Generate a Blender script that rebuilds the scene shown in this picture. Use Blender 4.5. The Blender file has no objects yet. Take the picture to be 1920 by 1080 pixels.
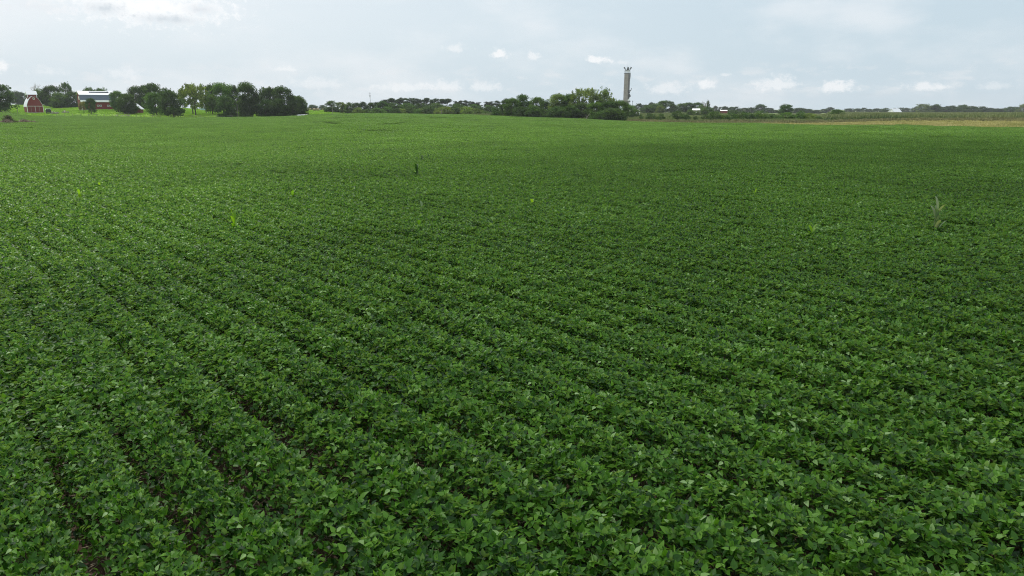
import bpy, math, random
import numpy as np
from mathutils import Vector, Matrix
R = math.radians
rng = np.random.default_rng(11)
random.seed(11)
sc = bpy.context.scene
COL = sc.collection

# ------------------------------------------------------------------ camera
PITCH = R(14.7); CAMZ = 4.5; F = 1280.0
cd = bpy.data.cameras.new('camera'); cam = bpy.data.objects.new('camera', cd); COL.objects.link(cam)
cam.location = (0, 0, CAMZ); cam.rotation_euler = (R(90) - PITCH, 0, 0)
cd.sensor_width = 36; cd.lens = 24.0; cd.clip_start = .1; cd.clip_end = 60000
sc.camera = cam
CP, SP = math.cos(PITCH), math.sin(PITCH)

def zat(py, y):
    """height of the point at forward distance y that lies on the sight line of elevation py (survey of the terrain)"""
    v = (py - 540) / F
    return CAMZ - y * (SP + v * CP) / (CP - v * SP)
def xat(px, y, py=205):
    v = (py - 540) / F
    return y * (px - 960) / F / (CP - v * SP)
def pxof(x, y): return 960 + 1323.5 * x / np.maximum(y, 1e-3)
def hit(px, py, z=.7):
    v = (py - 540) / F
    y = (CAMZ - z) * (CP - v * SP) / (SP + v * CP)
    return xat(px, y, py), y

# ------------------------------------------------------------------ terrain
# surveyed columns: bearing -> [(forward distance, sight line, crop canopy on top?)]
SURV = [
 (-700, [(200,228,1),(280,211,1),(320,209,0),(420,203,0),(600,196,0),(1500,201,0)]),
 (0,    [(200,228,1),(280,211.5,1),(300,210,0),(330,208,0),(420,203,0),(600,196,0),(1500,201,0)]),
 (70,   [(200,227,1),(292,217,1),(320,212,0),(350,209,0),(420,201,0),(600,196,0),(1500,201,0)]),
 (200,  [(200,228,1),(292,220.5,1),(310,212.5,0),(340,206,0),(400,200,0),(600,196,0),(1500,201,0)]),
 (300,  [(200,228,1),(292,221.5,1),(320,214,0),(400,206,0),(600,200,0),(1500,202,0)]),
 (400,  [(200,229,1),(292,221,1),(320,215.5,0),(400,208,0),(600,205,0),(1500,205,0)]),
 (500,  [(200,229,1),(292,219.3,1),(330,215,0),(420,210,0),(600,207,0),(1500,206,0)]),
 (560,  [(200,229,1),(295,217.3,1),(325,215,0),(420,208,0),(520,206.5,0),(1500,207,0)]),
 (600,  [(200,229,1),(330,213.8,1),(350,214.5,0),(420,208.5,0),(520,206.5,0),(1500,207,0)]),
 (680,  [(200,229,1),(330,212,1),(350,215.5,0),(450,214.5,0),(700,209,0),(1500,207,0)]),
 (850,  [(200,229,1),(330,213.8,1),(350,217.5,0),(450,216,0),(700,209,0),(1500,208,0)]),
 (930,  [(200,229,1),(312,217.5,1),(330,217,0),(420,213,0),(520,209,0),(1500,208,0)]),
 (1040, [(190,230.5,1),(290,220.8,1),(310,220.5,0),(420,215,0),(600,211,0),(1500,208,0)]),
 (1150, [(180,234,1),(265,226.2,1),(285,226,0),(420,219,0),(600,213,0),(1500,209,0)]),
 (1200, [(180,235,1),(250,229.3,1),(285,226,0),(450,217.5,0),(600,212.5,0),(1500,209,0)]),
 (1300, [(170,237.5,1),(230,232,1),(280,226.5,0),(450,217.5,0),(600,212.5,0),(1500,210,0)]),
 (1500, [(150,241,1),(210,233.8,1),(265,227,0),(450,219,0),(700,214,0),(1500,211,0)]),
 (1700, [(140,243.5,1),(195,234.7,1),(255,225.5,0),(400,220,0),(800,214.2,0),(1500,212,0)]),
 (1920, [(130,247.5,1),(180,237.3,1),(240,226.5,0),(400,219,0),(800,214.5,0),(1500,212,0)]),
 (2600, [(130,247.5,1),(180,237.3,1),(240,226.5,0),(400,219,0),(800,214.5,0),(1500,212,0)]),
]
CH = .74
YS = np.array([0, 20, 60, 100, 130, 160, 180, 200, 220, 240, 260, 280, 300, 320, 340, 370, 400, 430, 470, 520, 600, 700, 850, 1100, 1500, 2500, 5000.])
PXS = np.array([c[0] for c in SURV], float)
ZT = np.zeros((len(SURV), len(YS)))
for i, (px, rows) in enumerate(SURV):
    ds = [0, 60, 100]; zs = [0, 0, 0]
    for d, py, fl in rows:
        ds.append(d); zs.append(zat(py, d) - (CH if fl else 0))
    ds += [2500, 5000]; zs += [zs[-1] - 1, zs[-1] - 2]
    ZT[i] = np.interp(YS, ds, zs)
def sstep(a, b, v):
    t = np.clip((np.asarray(v, float) - a) / (b - a), 0, 1); return t * t * (3 - 2 * t)
def ground(x, y):
    x = np.asarray(x, float); y = np.asarray(y, float)
    yy = np.maximum(y, 1.); px = np.clip(pxof(x, yy), -699, 2599)
    i = np.clip(np.searchsorted(PXS, px) - 1, 0, len(PXS) - 2)
    f = (px - PXS[i]) / (PXS[i + 1] - PXS[i]); f = f * f * (3 - 2 * f)
    yc = np.clip(y, 0, 4999); j = np.clip(np.searchsorted(YS, yc, side='right') - 1, 0, len(YS) - 2)
    g = (yc - YS[j]) / (YS[j + 1] - YS[j])
    z = (ZT[i, j] * (1 - f) + ZT[i + 1, j] * f) * (1 - g) + (ZT[i, j + 1] * (1 - f) + ZT[i + 1, j + 1] * f) * g
    m = sstep(60, 130, y) * (1 - sstep(250, 290, y))
    z = z + m * (.16 * np.sin(y / 9. + x / 31.) + .10 * np.sin(y / 5.3 - x / 23. + 1.3) + .12 * np.sin(x / 17. + y / 40.))
    # shallow waterway swale crossing the rise in the middle of the field
    for PC, DC, dep in (([560, 580, 625, 650], [212, 205, 184, 176], .55), ([668, 690, 750, 800], [163, 166, 192, 214], .7), ([790, 805, 870, 900], [262, 262, 258, 256], .5)):
        c = np.interp(px, PC, DC) + 1.2 * np.sin(x / 4.); k = sstep(PC[0], PC[1], px) * (1 - sstep(PC[2], PC[3], px))
        z = z - dep * k * sstep(-16, -1, y - c) * (1 - sstep(-.5, .9, y - c))
    return z
EDGEP = [-700, 0, 60, 90, 200, 500, 560, 590, 610, 850, 930, 1040, 1150, 1200, 1300, 1500, 1700, 1920, 2600]
EDGED = [281, 281, 286, 292, 292, 292, 295, 322, 332, 332, 312, 290, 266, 251, 231, 211, 196, 181, 175]
def edge(px): return np.interp(px, EDGEP, EDGED)
STRP = [1150, 1200, 1300, 1500, 1700, 1920, 2600]
STRD = [262, 270, 258, 246, 242, 236, 230]
def stripend(px): return np.interp(px, STRP, STRD)

# ------------------------------------------------------------------ helpers
def tag(o, label=None, cat=None, group=None, kind=None):
    if label: o['label'] = label
    if cat: o['category'] = cat
    if group: o['group'] = group
    if kind: o['kind'] = kind
    return o
def empty(name, loc, rz=0, label=None, cat=None, group=None):
    o = bpy.data.objects.new(name, None); COL.objects.link(o); o.empty_display_size = .5
    o.location = loc; o.rotation_euler = (0, 0, rz)
    return tag(o, label, cat, group)
def meshobj(name, v, f, mat=None, parent=None, smooth=False, attrs=None, loc=None):
    me = bpy.data.meshes.new(name); me.from_pydata([tuple(map(float, p)) for p in v], [], [tuple(map(int, q)) for q in f])
    if smooth: me.polygons.foreach_set('use_smooth', [True] * len(me.polygons))
    for an, av in (attrs or {}).items():
        a = me.attributes.new(an, 'FLOAT', 'POINT'); a.data.foreach_set('value', np.asarray(av, np.float32))
    for m in (mat if isinstance(mat, (list, tuple)) else [mat]):
        if m: me.materials.append(m)
    me.update()
    o = bpy.data.objects.new(name, me); COL.objects.link(o)
    if parent: o.parent = parent
    if loc is not None: o.location = loc
    return o
class MB:
    def __init__(s): s.v = []; s.f = []
    def box(s, x0, x1, y0, y1, z0, z1, M=None):
        n = len(s.v)
        p = [(x0,y0,z0),(x1,y0,z0),(x1,y1,z0),(x0,y1,z0),(x0,y0,z1),(x1,y0,z1),(x1,y1,z1),(x0,y1,z1)]
        s.v += [tuple(M @ Vector(q)) for q in p] if M else p
        s.f += [(n,n+3,n+2,n+1),(n+4,n+5,n+6,n+7),(n,n+1,n+5,n+4),(n+1,n+2,n+6,n+5),(n+2,n+3,n+7,n+6),(n+3,n,n+4,n+7)]
        return s
    def prism(s, prof, y0, y1, axis='y'):
        """closed profile (a, z) extruded along y (or along x)"""
        n = len(s.v); k = len(prof)
        for yy in (y0, y1):
            for a, z in prof: s.v.append((a, yy, z) if axis == 'y' else (yy, a, z))
        s.f.append(tuple(range(n, n + k))); s.f.append(tuple(range(n + 2 * k - 1, n + k - 1, -1)))
        for i in range(k):
            j = (i + 1) % k; s.f.append((n + i, n + k + i, n + k + j, n + j))
        return s
    def tube(s, p0, p1, r0, r1=None, k=6):
        r1 = r0 if r1 is None else r1
        p0, p1 = Vector(p0), Vector(p1); d = (p1 - p0).normalized()
        a = d.orthogonal().normalized(); b = d.cross(a); n = len(s.v)
        for p, r in ((p0, r0), (p1, r1)):
            for i in range(k):
                t = 2 * math.pi * i / k; s.v.append(tuple(p + a * (r * math.cos(t)) + b * (r * math.sin(t))))
        for i in range(k):
            j = (i + 1) % k; s.f.append((n + i, n + j, n + k + j, n + k + i))
        s.f.append(tuple(range(n + k - 1, n - 1, -1))); s.f.append(tuple(range(n + k, n + 2 * k)))
        return s
    def build(s, name, mat, parent=None, smooth=False): return meshobj(name, s.v, s.f, mat, parent, smooth)

# ------------------------------------------------------------------ materials
def newmat(name):
    m = bpy.data.materials.new(name); m.use_nodes = True
    return m, m.node_tree, m.node_tree.nodes['Principled BSDF']
def mathn(nt, op, a, b=None, c=None, clamp=False):
    n = nt.nodes.new('ShaderNodeMath'); n.operation = op; n.use_clamp = clamp
    for i, v in enumerate((a, b, c)):
        if v is None: continue
        if isinstance(v, (int, float)): n.inputs[i].default_value = v
        else: nt.links.new(v, n.inputs[i])
    return n.outputs[0]
def ramp(nt, fac, stops):
    n = nt.nodes.new('ShaderNodeValToRGB'); e = n.color_ramp.elements
    while len(e) < len(stops): e.new(.5)
    for i, (p, c) in enumerate(stops): e[i].position = p; e[i].color = (*c, 1)
    nt.links.new(fac, n.inputs[0]); return n.outputs[0]
def noise(nt, scale, detail=3, rough=.5, vec=None, coord='Object'):
    if vec is None: vec = nt.nodes.new('ShaderNodeTexCoord').outputs[coord]
    n = nt.nodes.new('ShaderNodeTexNoise'); n.inputs['Scale'].default_value = scale
    n.inputs['Detail'].default_value = detail; n.inputs['Roughness'].default_value = rough
    nt.links.new(vec, n.inputs['Vector']); return n.outputs[0]
def mixc(nt, fac, a, b, mode='MIX'):
    n = nt.nodes.new('ShaderNodeMix'); n.data_type = 'RGBA'; n.blend_type = mode
    for s, v in ((0, fac), (6, a), (7, b)):
        if isinstance(v, (int, float)): n.inputs[s].default_value = v
        elif isinstance(v, tuple): n.inputs[s].default_value = (*v, 1)
        else: nt.links.new(v, n.inputs[s])
    return n.outputs[2]
def attr(nt, name, typ='GEOMETRY'):
    n = nt.nodes.new('ShaderNodeAttribute'); n.attribute_name = name; n.attribute_type = typ; return n.outputs['Fac']
def worldpos(nt): return nt.nodes.new('ShaderNodeNewGeometry').outputs['Position']

def plain(name, col, rough=.7, var=.25, scale=1.5, metal=0, stretch=None):
    m, nt, b = newmat(name)
    vec = None
    if stretch:
        mp = nt.nodes.new('ShaderNodeMapping'); mp.inputs['Scale'].default_value = stretch
        nt.links.new(nt.nodes.new('ShaderNodeTexCoord').outputs['Object'], mp.inputs['Vector']); vec = mp.outputs[0]
    n = noise(nt, scale, 5, .6, vec)
    nt.links.new(ramp(nt, n, [(.3, tuple(c * (1 - var) for c in col)), (.7, tuple(min(1, c * (1 + var)) for c in col))]), b.inputs['Base Color'])
    b.inputs['Roughness'].default_value = rough; b.inputs['Metallic'].default_value = metal
    return m

def leafmat(name, stops, under, rough=.42, transl=.35, spec=.5, big=None):
    """leaf with a tint value per leaf, paler underside and light passing through"""
    m, nt, b = newmat(name)
    t = attr(nt, 'tint')
    n = noise(nt, .11, 2, .5, worldpos(nt)); n2 = noise(nt, 1.5, 3, .6, worldpos(nt))
    t2 = mathn(nt, 'ADD', t, mathn(nt, 'MULTIPLY', mathn(nt, 'SUBTRACT', n, .5), .75))
    t2 = mathn(nt, 'ADD', t2, mathn(nt, 'MULTIPLY', mathn(nt, 'SUBTRACT', n2, .5), .42), clamp=True)
    c = ramp(nt, t2, stops)
    back = nt.nodes.new('ShaderNodeNewGeometry').outputs['Backfacing']
    c = mixc(nt, mathn(nt, 'MULTIPLY', back, .55), c, under)
    nt.links.new(c, b.inputs['Base Color']); b.inputs['Roughness'].default_value = rough
    b.inputs['Specular IOR Level'].default_value = spec
    tr = nt.nodes.new('ShaderNodeBsdfTranslucent')
    nt.links.new(mixc(nt, 1, c, (1.5, 1.5, .55), 'MULTIPLY'), tr.inputs['Color'])
    mx = nt.nodes.new('ShaderNodeMixShader'); mx.inputs[0].default_value = transl
    nt.links.new(b.outputs[0], mx.inputs[1]); nt.links.new(tr.outputs[0], mx.inputs[2])
    nt.links.new(mx.outputs[0], nt.nodes['Material Output'].inputs['Surface'])
    return m
M_SOY = leafmat('soy_leaf', [(0, (.012, .050, .008)), (.32, (.041, .131, .011)), (.68, (.090, .226, .017)), (.90, (.155, .33, .038)), (1, (.28, .43, .17))], (.21, .33, .13), .44, .33, .27)  # palest stop stands in for glints and turned-up pale undersides
M_SOYFAR = leafmat('soy_leaf_plain', [(0, (.020, .062, .007)), (.32, (.050, .138, .010)), (.70, (.100, .222, .014)), (1, (.19, .33, .04))], (.15, .25, .06), .58, .36, .22)
M_STEM = plain('soy_stem', (.10, .19, .04), .6)
M_CORN = leafmat('corn_leaf', [(0, (.09, .22, .02)), (.5, (.17, .34, .025)), (1, (.27, .43, .04))], (.16, .30, .04), .45, .45, .4)
M_CORNPALE = leafmat('corn_leaf_dry', [(0, (.07, .15, .05)), (.5, (.15, .24, .12)), (1, (.34, .38, .24))], (.2, .28, .14), .5, .35, .4)
M_CORNDARK = leafmat('corn_leaf_dark', [(0, (.012, .05, .010)), (.5, (.03, .085, .014)), (1, (.06, .13, .02))], (.02, .06, .02), .5, .3, .4)

def treemat():
    m, nt, b = newmat('tree_leaf')
    t = attr(nt, 'tint'); oi = nt.nodes.new('ShaderNodeObjectInfo')
    k = ramp(nt, t, [(0, (.5, .5, .5)), (.5, (1.1, 1.1, 1.0)), (1, (2.5, 2.2, 1.4))])
    c = mixc(nt, 1, oi.outputs['Color'], k, 'MULTIPLY')
    nt.links.new(c, b.inputs['Base Color']); b.inputs['Roughness'].default_value = .7; b.inputs['Specular IOR Level'].default_value = .08
    tr = nt.nodes.new('ShaderNodeBsdfTranslucent'); nt.links.new(mixc(nt, 1, c, (1.4, 1.4, .5), 'MULTIPLY'), tr.inputs['Color'])
    mx = nt.nodes.new('ShaderNodeMixShader'); mx.inputs[0].default_value = .4
    nt.links.new(b.outputs[0], mx.inputs[1]); nt.links.new(tr.outputs[0], mx.inputs[2])
    nt.links.new(mx.outputs[0], nt.nodes['Material Output'].inputs['Surface'])
    return m
M_TREE = treemat()
M_BARK = plain('bark', (.075, .06, .048), .9, .4, 3)
M_BARE = plain('dead_wood', (.24, .21, .18), .9, .3, 3)
M_RED = plain('barn_red', (.18, .019, .021), .65, .22, 1.2, stretch=(6, 6, .4))
M_REDD = plain('barn_red_old', (.15, .03, .026), .7, .25, 1.2, stretch=(6, 6, .4))
M_WHITE = plain('white_paint', (.78, .79, .80), .5, .08, 1)
M_METAL = plain('white_metal_roof', (.58, .61, .65), .35, .07, 2, stretch=(8, .3, .3))
M_METALGREY = plain('pale_metal_roof', (.40, .44, .50), .4, .08, 2, stretch=(8, .3, .3))
M_GREYROOF = plain('grey_roof', (.085, .115, .165), .55, .25, 2, stretch=(4, 1, 1))
M_DARK = plain('dark_opening', (.02, .02, .024), .5)
M_GLASS = plain('window_glass', (.03, .035, .04), .15)
M_CONC = plain('concrete', (.28, .25, .235), .85, .16, .5)
M_FOUND = plain('foundation', (.34, .32, .29), .9, .3, 2)
M_STEEL = plain('dark_steel', (.075, .085, .10), .5, .2, 2)
M_GALV = plain('galvanised_steel', (.42, .45, .48), .4, .15, 2)
M_POLE = plain('weathered_pole', (.20, .18, .16), .9, .25, 3)
M_BALE = plain('straw_bale', (.26, .21, .12), .95, .3, 5)
M_WRAP = plain('bale_wrap', (.82, .83, .84), .4, .06, 3)
M_STRAW = plain('straw_residue', (.46, .38, .29), .9, .5, 9)
M_BLUE = plain('pale_blue_metal', (.33, .42, .52), .4, .08, 2)
M_JUNK = plain('weathered_board', (.27, .25, .22), .9, .35, 3)
def weedmat(name, stops, transl=.25):
    m, nt, b = newmat(name)
    t = attr(nt, 'tint'); n = noise(nt, .09, 3, .5, worldpos(nt))
    t = mathn(nt, 'ADD', t, mathn(nt, 'MULTIPLY', mathn(nt, 'SUBTRACT', n, .5), 1.1), clamp=True)
    nt.links.new(ramp(nt, t, stops), b.inputs['Base Color']); b.inputs['Roughness'].default_value = .8
    return m
M_GOLD = weedmat('goldenrod', [(0, (.10, .16, .045)), (.4, (.22, .25, .07)), (.75, (.40, .37, .12)), (1, (.50, .46, .22))])
M_BROWNW = weedmat('brown_weeds', [(0, (.06, .075, .028)), (.5, (.13, .14, .05)), (1, (.26, .25, .10))])
M_TAN = weedmat('dry_brush', [(0, (.12, .09, .06)), (.5, (.28, .22, .16)), (1, (.45, .37, .28))])
M_OLIVE = weedmat('meadow_grass', [(0, (.06, .10, .025)), (.5, (.12, .17, .04)), (1, (.20, .24, .07))])
M_LAWN = weedmat('lawn_grass', [(0, (.10, .22, .012)), (.5, (.20, .38, .02)), (1, (.34, .50, .04))])
M_FCORN = weedmat('field_corn', [(0, (.05, .085, .025)), (.5, (.10, .155, .045)), (1, (.20, .23, .08))])

# ground: one sheet, real colours of its regions
def groundmat():
    m, nt, b = newmat('ground')
    P = worldpos(nt)
    n1 = noise(nt, 6, 8, .7, P); n2 = noise(nt, .35, 5, .6, P); n3 = noise(nt, .03, 4, .6, P)
    soil = ramp(nt, n1, [(.3, (.05, .034, .025)), (.55, (.12, .08, .058)), (.75, (.24, .18, .135))])
    lawn = ramp(nt, n2, [(.3, (.13, .25, .016)), (.55, (.22, .38, .022)), (.75, (.33, .45, .05))])
    mead = ramp(nt, n2, [(.3, (.08, .11, .03)), (.55, (.14, .17, .05)), (.75, (.22, .23, .08))])
    dry = ramp(nt, n2, [(.3, (.20, .18, .06)), (.7, (.40, .33, .12))])
    far = ramp(nt, n3, [(.35, (.07, .12, .03)), (.5, (.12, .17, .05)), (.65, (.20, .21, .08))])
    c = mixc(nt, attr(nt, 'lawn'), far, lawn)
    c = mixc(nt, attr(nt, 'meadow'), c, mead)
    c = mixc(nt, attr(nt, 'dry'), c, dry)
    c = mixc(nt, attr(nt, 'soil'), c, soil)
    nt.links.new(c, b.inputs['Base Color']); b.inputs['Roughness'].default_value = .95; b.inputs['Specular IOR Level'].default_value = .15
    bp = nt.nodes.new('ShaderNodeBump'); bp.inputs['Strength'].default_value = .6; bp.inputs['Distance'].default_value = .05
    nt.links.new(n1, bp.inputs['Height']); nt.links.new(bp.outputs[0], b.inputs['Normal'])
    return m
az = np.concatenate([np.arange(-180, -56, 6.), np.arange(-56, 56, .3), np.arange(56, 180, 6.)])
rad = np.concatenate([[.01], np.arange(3, 60, 3.), np.arange(60, 440, 3.5), np.geomspace(440, 9000, 60)])
A, RR = np.meshgrid(np.radians(az), rad, indexing='ij')
# stretch the rings so that they run at constant forward distance in front
X = RR * np.sin(A); Y = RR * np.cos(A)
Z = np.where(Y > 0, ground(X, Y), 0) 
na, nr = A.shape
idx = np.arange(na * nr).reshape(na, nr)
ii = np.arange(na); jn = (ii + 1) % na
faces = np.stack([idx[ii][:, :-1], idx[ii][:, 1:], idx[jn][:, 1:], idx[jn][:, :-1]], -1).reshape(-1, 4)
PX = pxof(X, np.maximum(Y, 1)); E = edge(PX)
front = Y > 1
soil = np.where(Y < E + .5, 1., 0.)
lawn = np.where((Y > E - 8) & (PX < 640) & (Y < 620) & front, 1., 0.)
SE = stripend(PX)
dry = np.where((PX > 1150) & (Y > E - 4) & (Y < SE) & front, 1., 0.)
mead = np.where((PX > 880) & (Y > E - 8) & (Y < 640) & front & (PX < 1560), 1., 0.)
meadc = np.where((PX >= 1560) & (Y > E - 8) & (Y < 300) & front, 1., 0.)
g = meshobj('ground', np.stack([X, Y, Z], -1).reshape(-1, 3), faces[:, ::-1], groundmat(), smooth=True,
            attrs=dict(soil=soil.ravel(), lawn=lawn.ravel(), meadow=np.maximum(mead, meadc).ravel(), dry=dry.ravel()))
tag(g, kind='structure')

# ------------------------------------------------------------------ scatter: one object, many instances (stuff)
def scatter(name, variants, mats, P, ROT, SCL, pick, label, cat, smooth=True):
    """variants: list of (verts, faces, tint, matindex per face). All live in ONE object whose geometry nodes lay them out."""
    vs, fs, tn, vid, mi = [], [], [], [], []
    off = 0
    for k, (v, f, t, m_) in enumerate(variants):
        v = np.asarray(v, float); vs.append(v); tn.append(np.asarray(t, float)); vid.append(np.full(len(v), k))
        fs += [tuple(int(a) + off for a in q) for q in f]; mi += list(m_); off += len(v)
    n = len(P)
    vs.append(np.asarray(P, float)); tn.append(np.zeros(n)); vid.append(np.full(n, -1))
    V = np.concatenate(vs); T = np.concatenate(tn); I = np.concatenate(vid)
    me = bpy.data.meshes.new(name); me.from_pydata(V.tolist(), [], fs)
    me.polygons.foreach_set('use_smooth', [smooth] * len(me.polygons)); me.polygons.foreach_set('material_index', mi)
    N = len(V); z = N - n
    me.attributes.new('tint', 'FLOAT', 'POINT').data.foreach_set('value', T.astype(np.float32))
    me.attributes.new('vid', 'INT', 'POINT').data.foreach_set('value', I.astype(np.int32))
    pk = np.full(N, -1, np.int32); pk[z:] = pick
    me.attributes.new('pick', 'INT', 'POINT').data.foreach_set('value', pk)
    ro = np.zeros((N, 3), np.float32); ro[z:] = ROT
    me.attributes.new('rot', 'FLOAT_VECTOR', 'POINT').data.foreach_set('vector', ro.ravel())
    so = np.ones((N, 3), np.float32); so[z:] = SCL
    me.attributes.new('scl', 'FLOAT_VECTOR', 'POINT').data.foreach_set('vector', so.ravel())
    for m_ in mats: me.materials.append(m_)
    o = bpy.data.objects.new(name, me); COL.objects.link(o)
    nt = bpy.data.node_groups.new(name, 'GeometryNodeTree')
    nt.interface.new_socket('Geometry', in_out='INPUT', socket_type='NodeSocketGeometry')
    nt.interface.new_socket('Geometry', in_out='OUTPUT', socket_type='NodeSocketGeometry')
    gi = nt.nodes.new('NodeGroupInput'); go = nt.nodes.new('NodeGroupOutput')
    def named(a, typ):
        q = nt.nodes.new('GeometryNodeInputNamedAttribute'); q.data_type = typ; q.inputs[0].default_value = a; return q.outputs[0]
    def eq(src, val):
        q = nt.nodes.new('FunctionNodeCompare'); q.data_type = 'INT'; q.operation = 'EQUAL'
        s = [i for i in q.inputs if i.type == 'INT']; nt.links.new(src, s[0]); s[1].default_value = val; return q.outputs[0]
    def sep(val):
        q = nt.nodes.new('GeometryNodeSeparateGeometry'); q.domain = 'POINT'
        nt.links.new(gi.outputs[0], q.inputs['Geometry']); nt.links.new(eq(VID, val), q.inputs['Selection']); return q.outputs[0]
    VID = named('vid', 'INT'); PK = named('pick', 'INT'); RO = named('rot', 'FLOAT_VECTOR'); SL = named('scl', 'FLOAT_VECTOR')
    pts = sep(-1); jn_ = nt.nodes.new('GeometryNodeJoinGeometry')
    for k in range(len(variants)):
        gti = nt.nodes.new('GeometryNodeGeometryToInstance'); nt.links.new(sep(k), gti.inputs[0])
        iop = nt.nodes.new('GeometryNodeInstanceOnPoints')
        nt.links.new(pts, iop.inputs['Points']); nt.links.new(eq(PK, k), iop.inputs['Selection'])
        nt.links.new(gti.outputs[0], iop.inputs['Instance']); nt.links.new(RO, iop.inputs['Rotation']); nt.links.new(SL, iop.inputs['Scale'])
        nt.links.new(iop.outputs[0], jn_.inputs[0])
    nt.links.new(jn_.outputs[0], go.inputs[0])
    md = o.modifiers.new('layout', 'NODES'); md.node_group = nt
    return tag(o, label, cat, kind='stuff')

# ------------------------------------------------------------------ soybean tiles
SHAPE0 = np.array([(0,0,0),(.27,0,-.02),(.58,0,-.03),(1,0,0),(.24,.32,.08),(.55,.26,.09),(.24,-.32,.08),(.55,-.26,.09)])
FACE0 = [(0,6,1),(0,1,4),(6,7,2,1),(1,2,5,4),(7,3,2),(2,3,5)]
SHAPE1 = np.array([(0,0,0),(.38,.37,.10),(1,0,0),(.38,-.37,.10)])
FACE1 = [(0,3,2),(0,2,1)]
SHAPE2 = np.array([(0,0,0),(.42,.36,.08),(1,0,0),(.42,-.36,.08)])
def leaves(base, azim, pitch, roll, size, tint, shape, face, curl=None):
    """vectorised leaflets -> verts, faces, tint"""
    n = len(base); S = np.repeat(shape[None], n, 0) * size[:, None, None]
    if curl is not None: S[:, :, 2] -= curl[:, None] * size[:, None] * shape[None, :, 0] ** 2
    cr, sr = np.cos(roll)[:, None], np.sin(roll)[:, None]
    x, y, z = S[..., 0], S[..., 1], S[..., 2]
    y, z = y * cr - z * sr, y * sr + z * cr
    cp, sp = np.cos(pitch)[:, None], np.sin(pitch)[:, None]
    x, z = x * cp - z * sp, x * sp + z * cp
    ca, sa = np.cos(azim)[:, None], np.sin(azim)[:, None]
    x, y = x * ca - y * sa, x * sa + y * ca
    V = (np.stack([x, y, z], -1) + base[:, None]).reshape(-1, 3); k = len(shape)
    Fs = [tuple(i * k + a for a in q) for i in range(n) for q in face]
    return V, Fs, np.repeat(tint, k)
def soytile(seed, rows, length, ntri, size, shape, face, stems=0, halfw=.41):
    r = np.random.default_rng(seed)
    W = .762; N = ntri
    row = r.integers(0, rows, N); xo = (row - (rows - 1) / 2) * W
    # plants along each row give bumps
    npl = int(length / .085); 
    yc = r.uniform(-length / 2, length / 2, N)
    xl = np.clip(r.normal(0, .24, N), -halfw - .03, halfw + .03); u = r.random(N) < .45
    xl = np.where(u, r.uniform(-halfw, halfw, N), xl)
    ph = r.uniform(0, 6.28, (rows, 4))
    bump = .02 * np.sin(yc * 2 * math.pi / length * 2 + ph[row, 0]) + .028 * np.sin(yc * 2 * math.pi / length * 5 + ph[row, 1] + xl * 6) + .02 * np.sin(yc * 2 * math.pi / length * 9 + ph[row, 2])
    top = .77 - .29 * np.abs(xl / .41) ** 3.6 + bump
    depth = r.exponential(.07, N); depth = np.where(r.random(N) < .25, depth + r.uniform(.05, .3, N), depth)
    zz = np.maximum(top - depth, .12) 
    a0 = r.uniform(0, 6.283, N); out = np.where(xl > 0, 0, math.pi)
    a0 = np.where(r.random(N) < .35 * np.abs(xl) / .4, out + r.normal(0, .7, N), a0)
    tp = r.normal(.47, .20, N) - depth * .9  # leaf tint gets darker with depth below the canopy top
    B, AZ, PI_, RO, SZ, TT, CU = [], [], [], [], [], [], []
    c0 = np.stack([xo + xl, yc, zz], -1)
    tilt = r.normal(.0, .45, N)
    for k, da in enumerate((0, 1.35, -1.35)):
        aa = a0 + da + r.normal(0, .18, N)
        off = .018 if k == 0 else .006
        B.append(c0 + np.stack([np.cos(aa) * off, np.sin(aa) * off, 0 * aa], -1))
        AZ.append(aa); PI_.append(tilt * math.cos(da) + r.normal(.42, .46, N)); RO.append(r.normal(0, .42, N))
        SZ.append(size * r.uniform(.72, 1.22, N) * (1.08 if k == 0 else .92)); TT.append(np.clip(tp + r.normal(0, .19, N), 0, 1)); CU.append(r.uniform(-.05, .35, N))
    B = np.concatenate(B); cat = np.concatenate
    V, Fs, T = leaves(B, cat(AZ), cat(PI_), cat(RO), cat(SZ), cat(TT), shape, face, cat(CU) if len(shape) > 4 else None)
    mi = [0] * len(Fs)
    if stems:
        mb = MB()
        for i in r.choice(N, stems, replace=False):
            p = c0[i]; x0 = xo[i] + r.normal(0, .03)
            q = (x0 + (p[0] - x0) * .15, p[1] + r.normal(0, .10), max(.05, p[2] - r.uniform(.18, .34)))
            mb.tube(q, p, .0035, .002, 3)
        n = len(V); V = np.concatenate([V, np.array(mb.v)]); T = np.concatenate([T, np.full(len(mb.v), .5)])
        Fs += [tuple(a + n for a in q) for q in mb.f]; mi += [1] * len(mb.f)
    return V, Fs, T, mi
variants = []
for k in range(6): variants.append(soytile(100 + k, 1, 1.5, 660, .079, SHAPE0, FACE0, 110))
for k in range(5): variants.append(soytile(200 + k, 1, 1.5, 520, .084, SHAPE1, FACE1))
for k in range(4):
    v = soytile(300 + k, 4, 3.0, 2900, .10, SHAPE2, FACE1); variants.append(v)
ROWA = R(42.0)
U = np.array([-math.sin(ROWA), math.cos(ROWA)]); NV = np.array([math.cos(ROWA), math.sin(ROWA)])
def vnoise(x, y): return np.sin(x * .9 + 1.7 * np.sin(y * .7)) * np.sin(y * 1.1 + 1.3 * np.sin(x * .6))
P, ROT, SCL, PICK = [], [], [], []
BW, BL = 4 * .762, 3.0
na_, nb_ = np.meshgrid(np.arange(-140, 190), np.arange(-140, 190), indexing='ij')
cx = na_.ravel() * BW * NV[0] + nb_.ravel() * BL * U[0]; cy = na_.ravel() * BW * NV[1] + nb_.ravel() * BL * U[1]
bx_, by_ = na_.ravel(), nb_.ravel()
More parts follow.
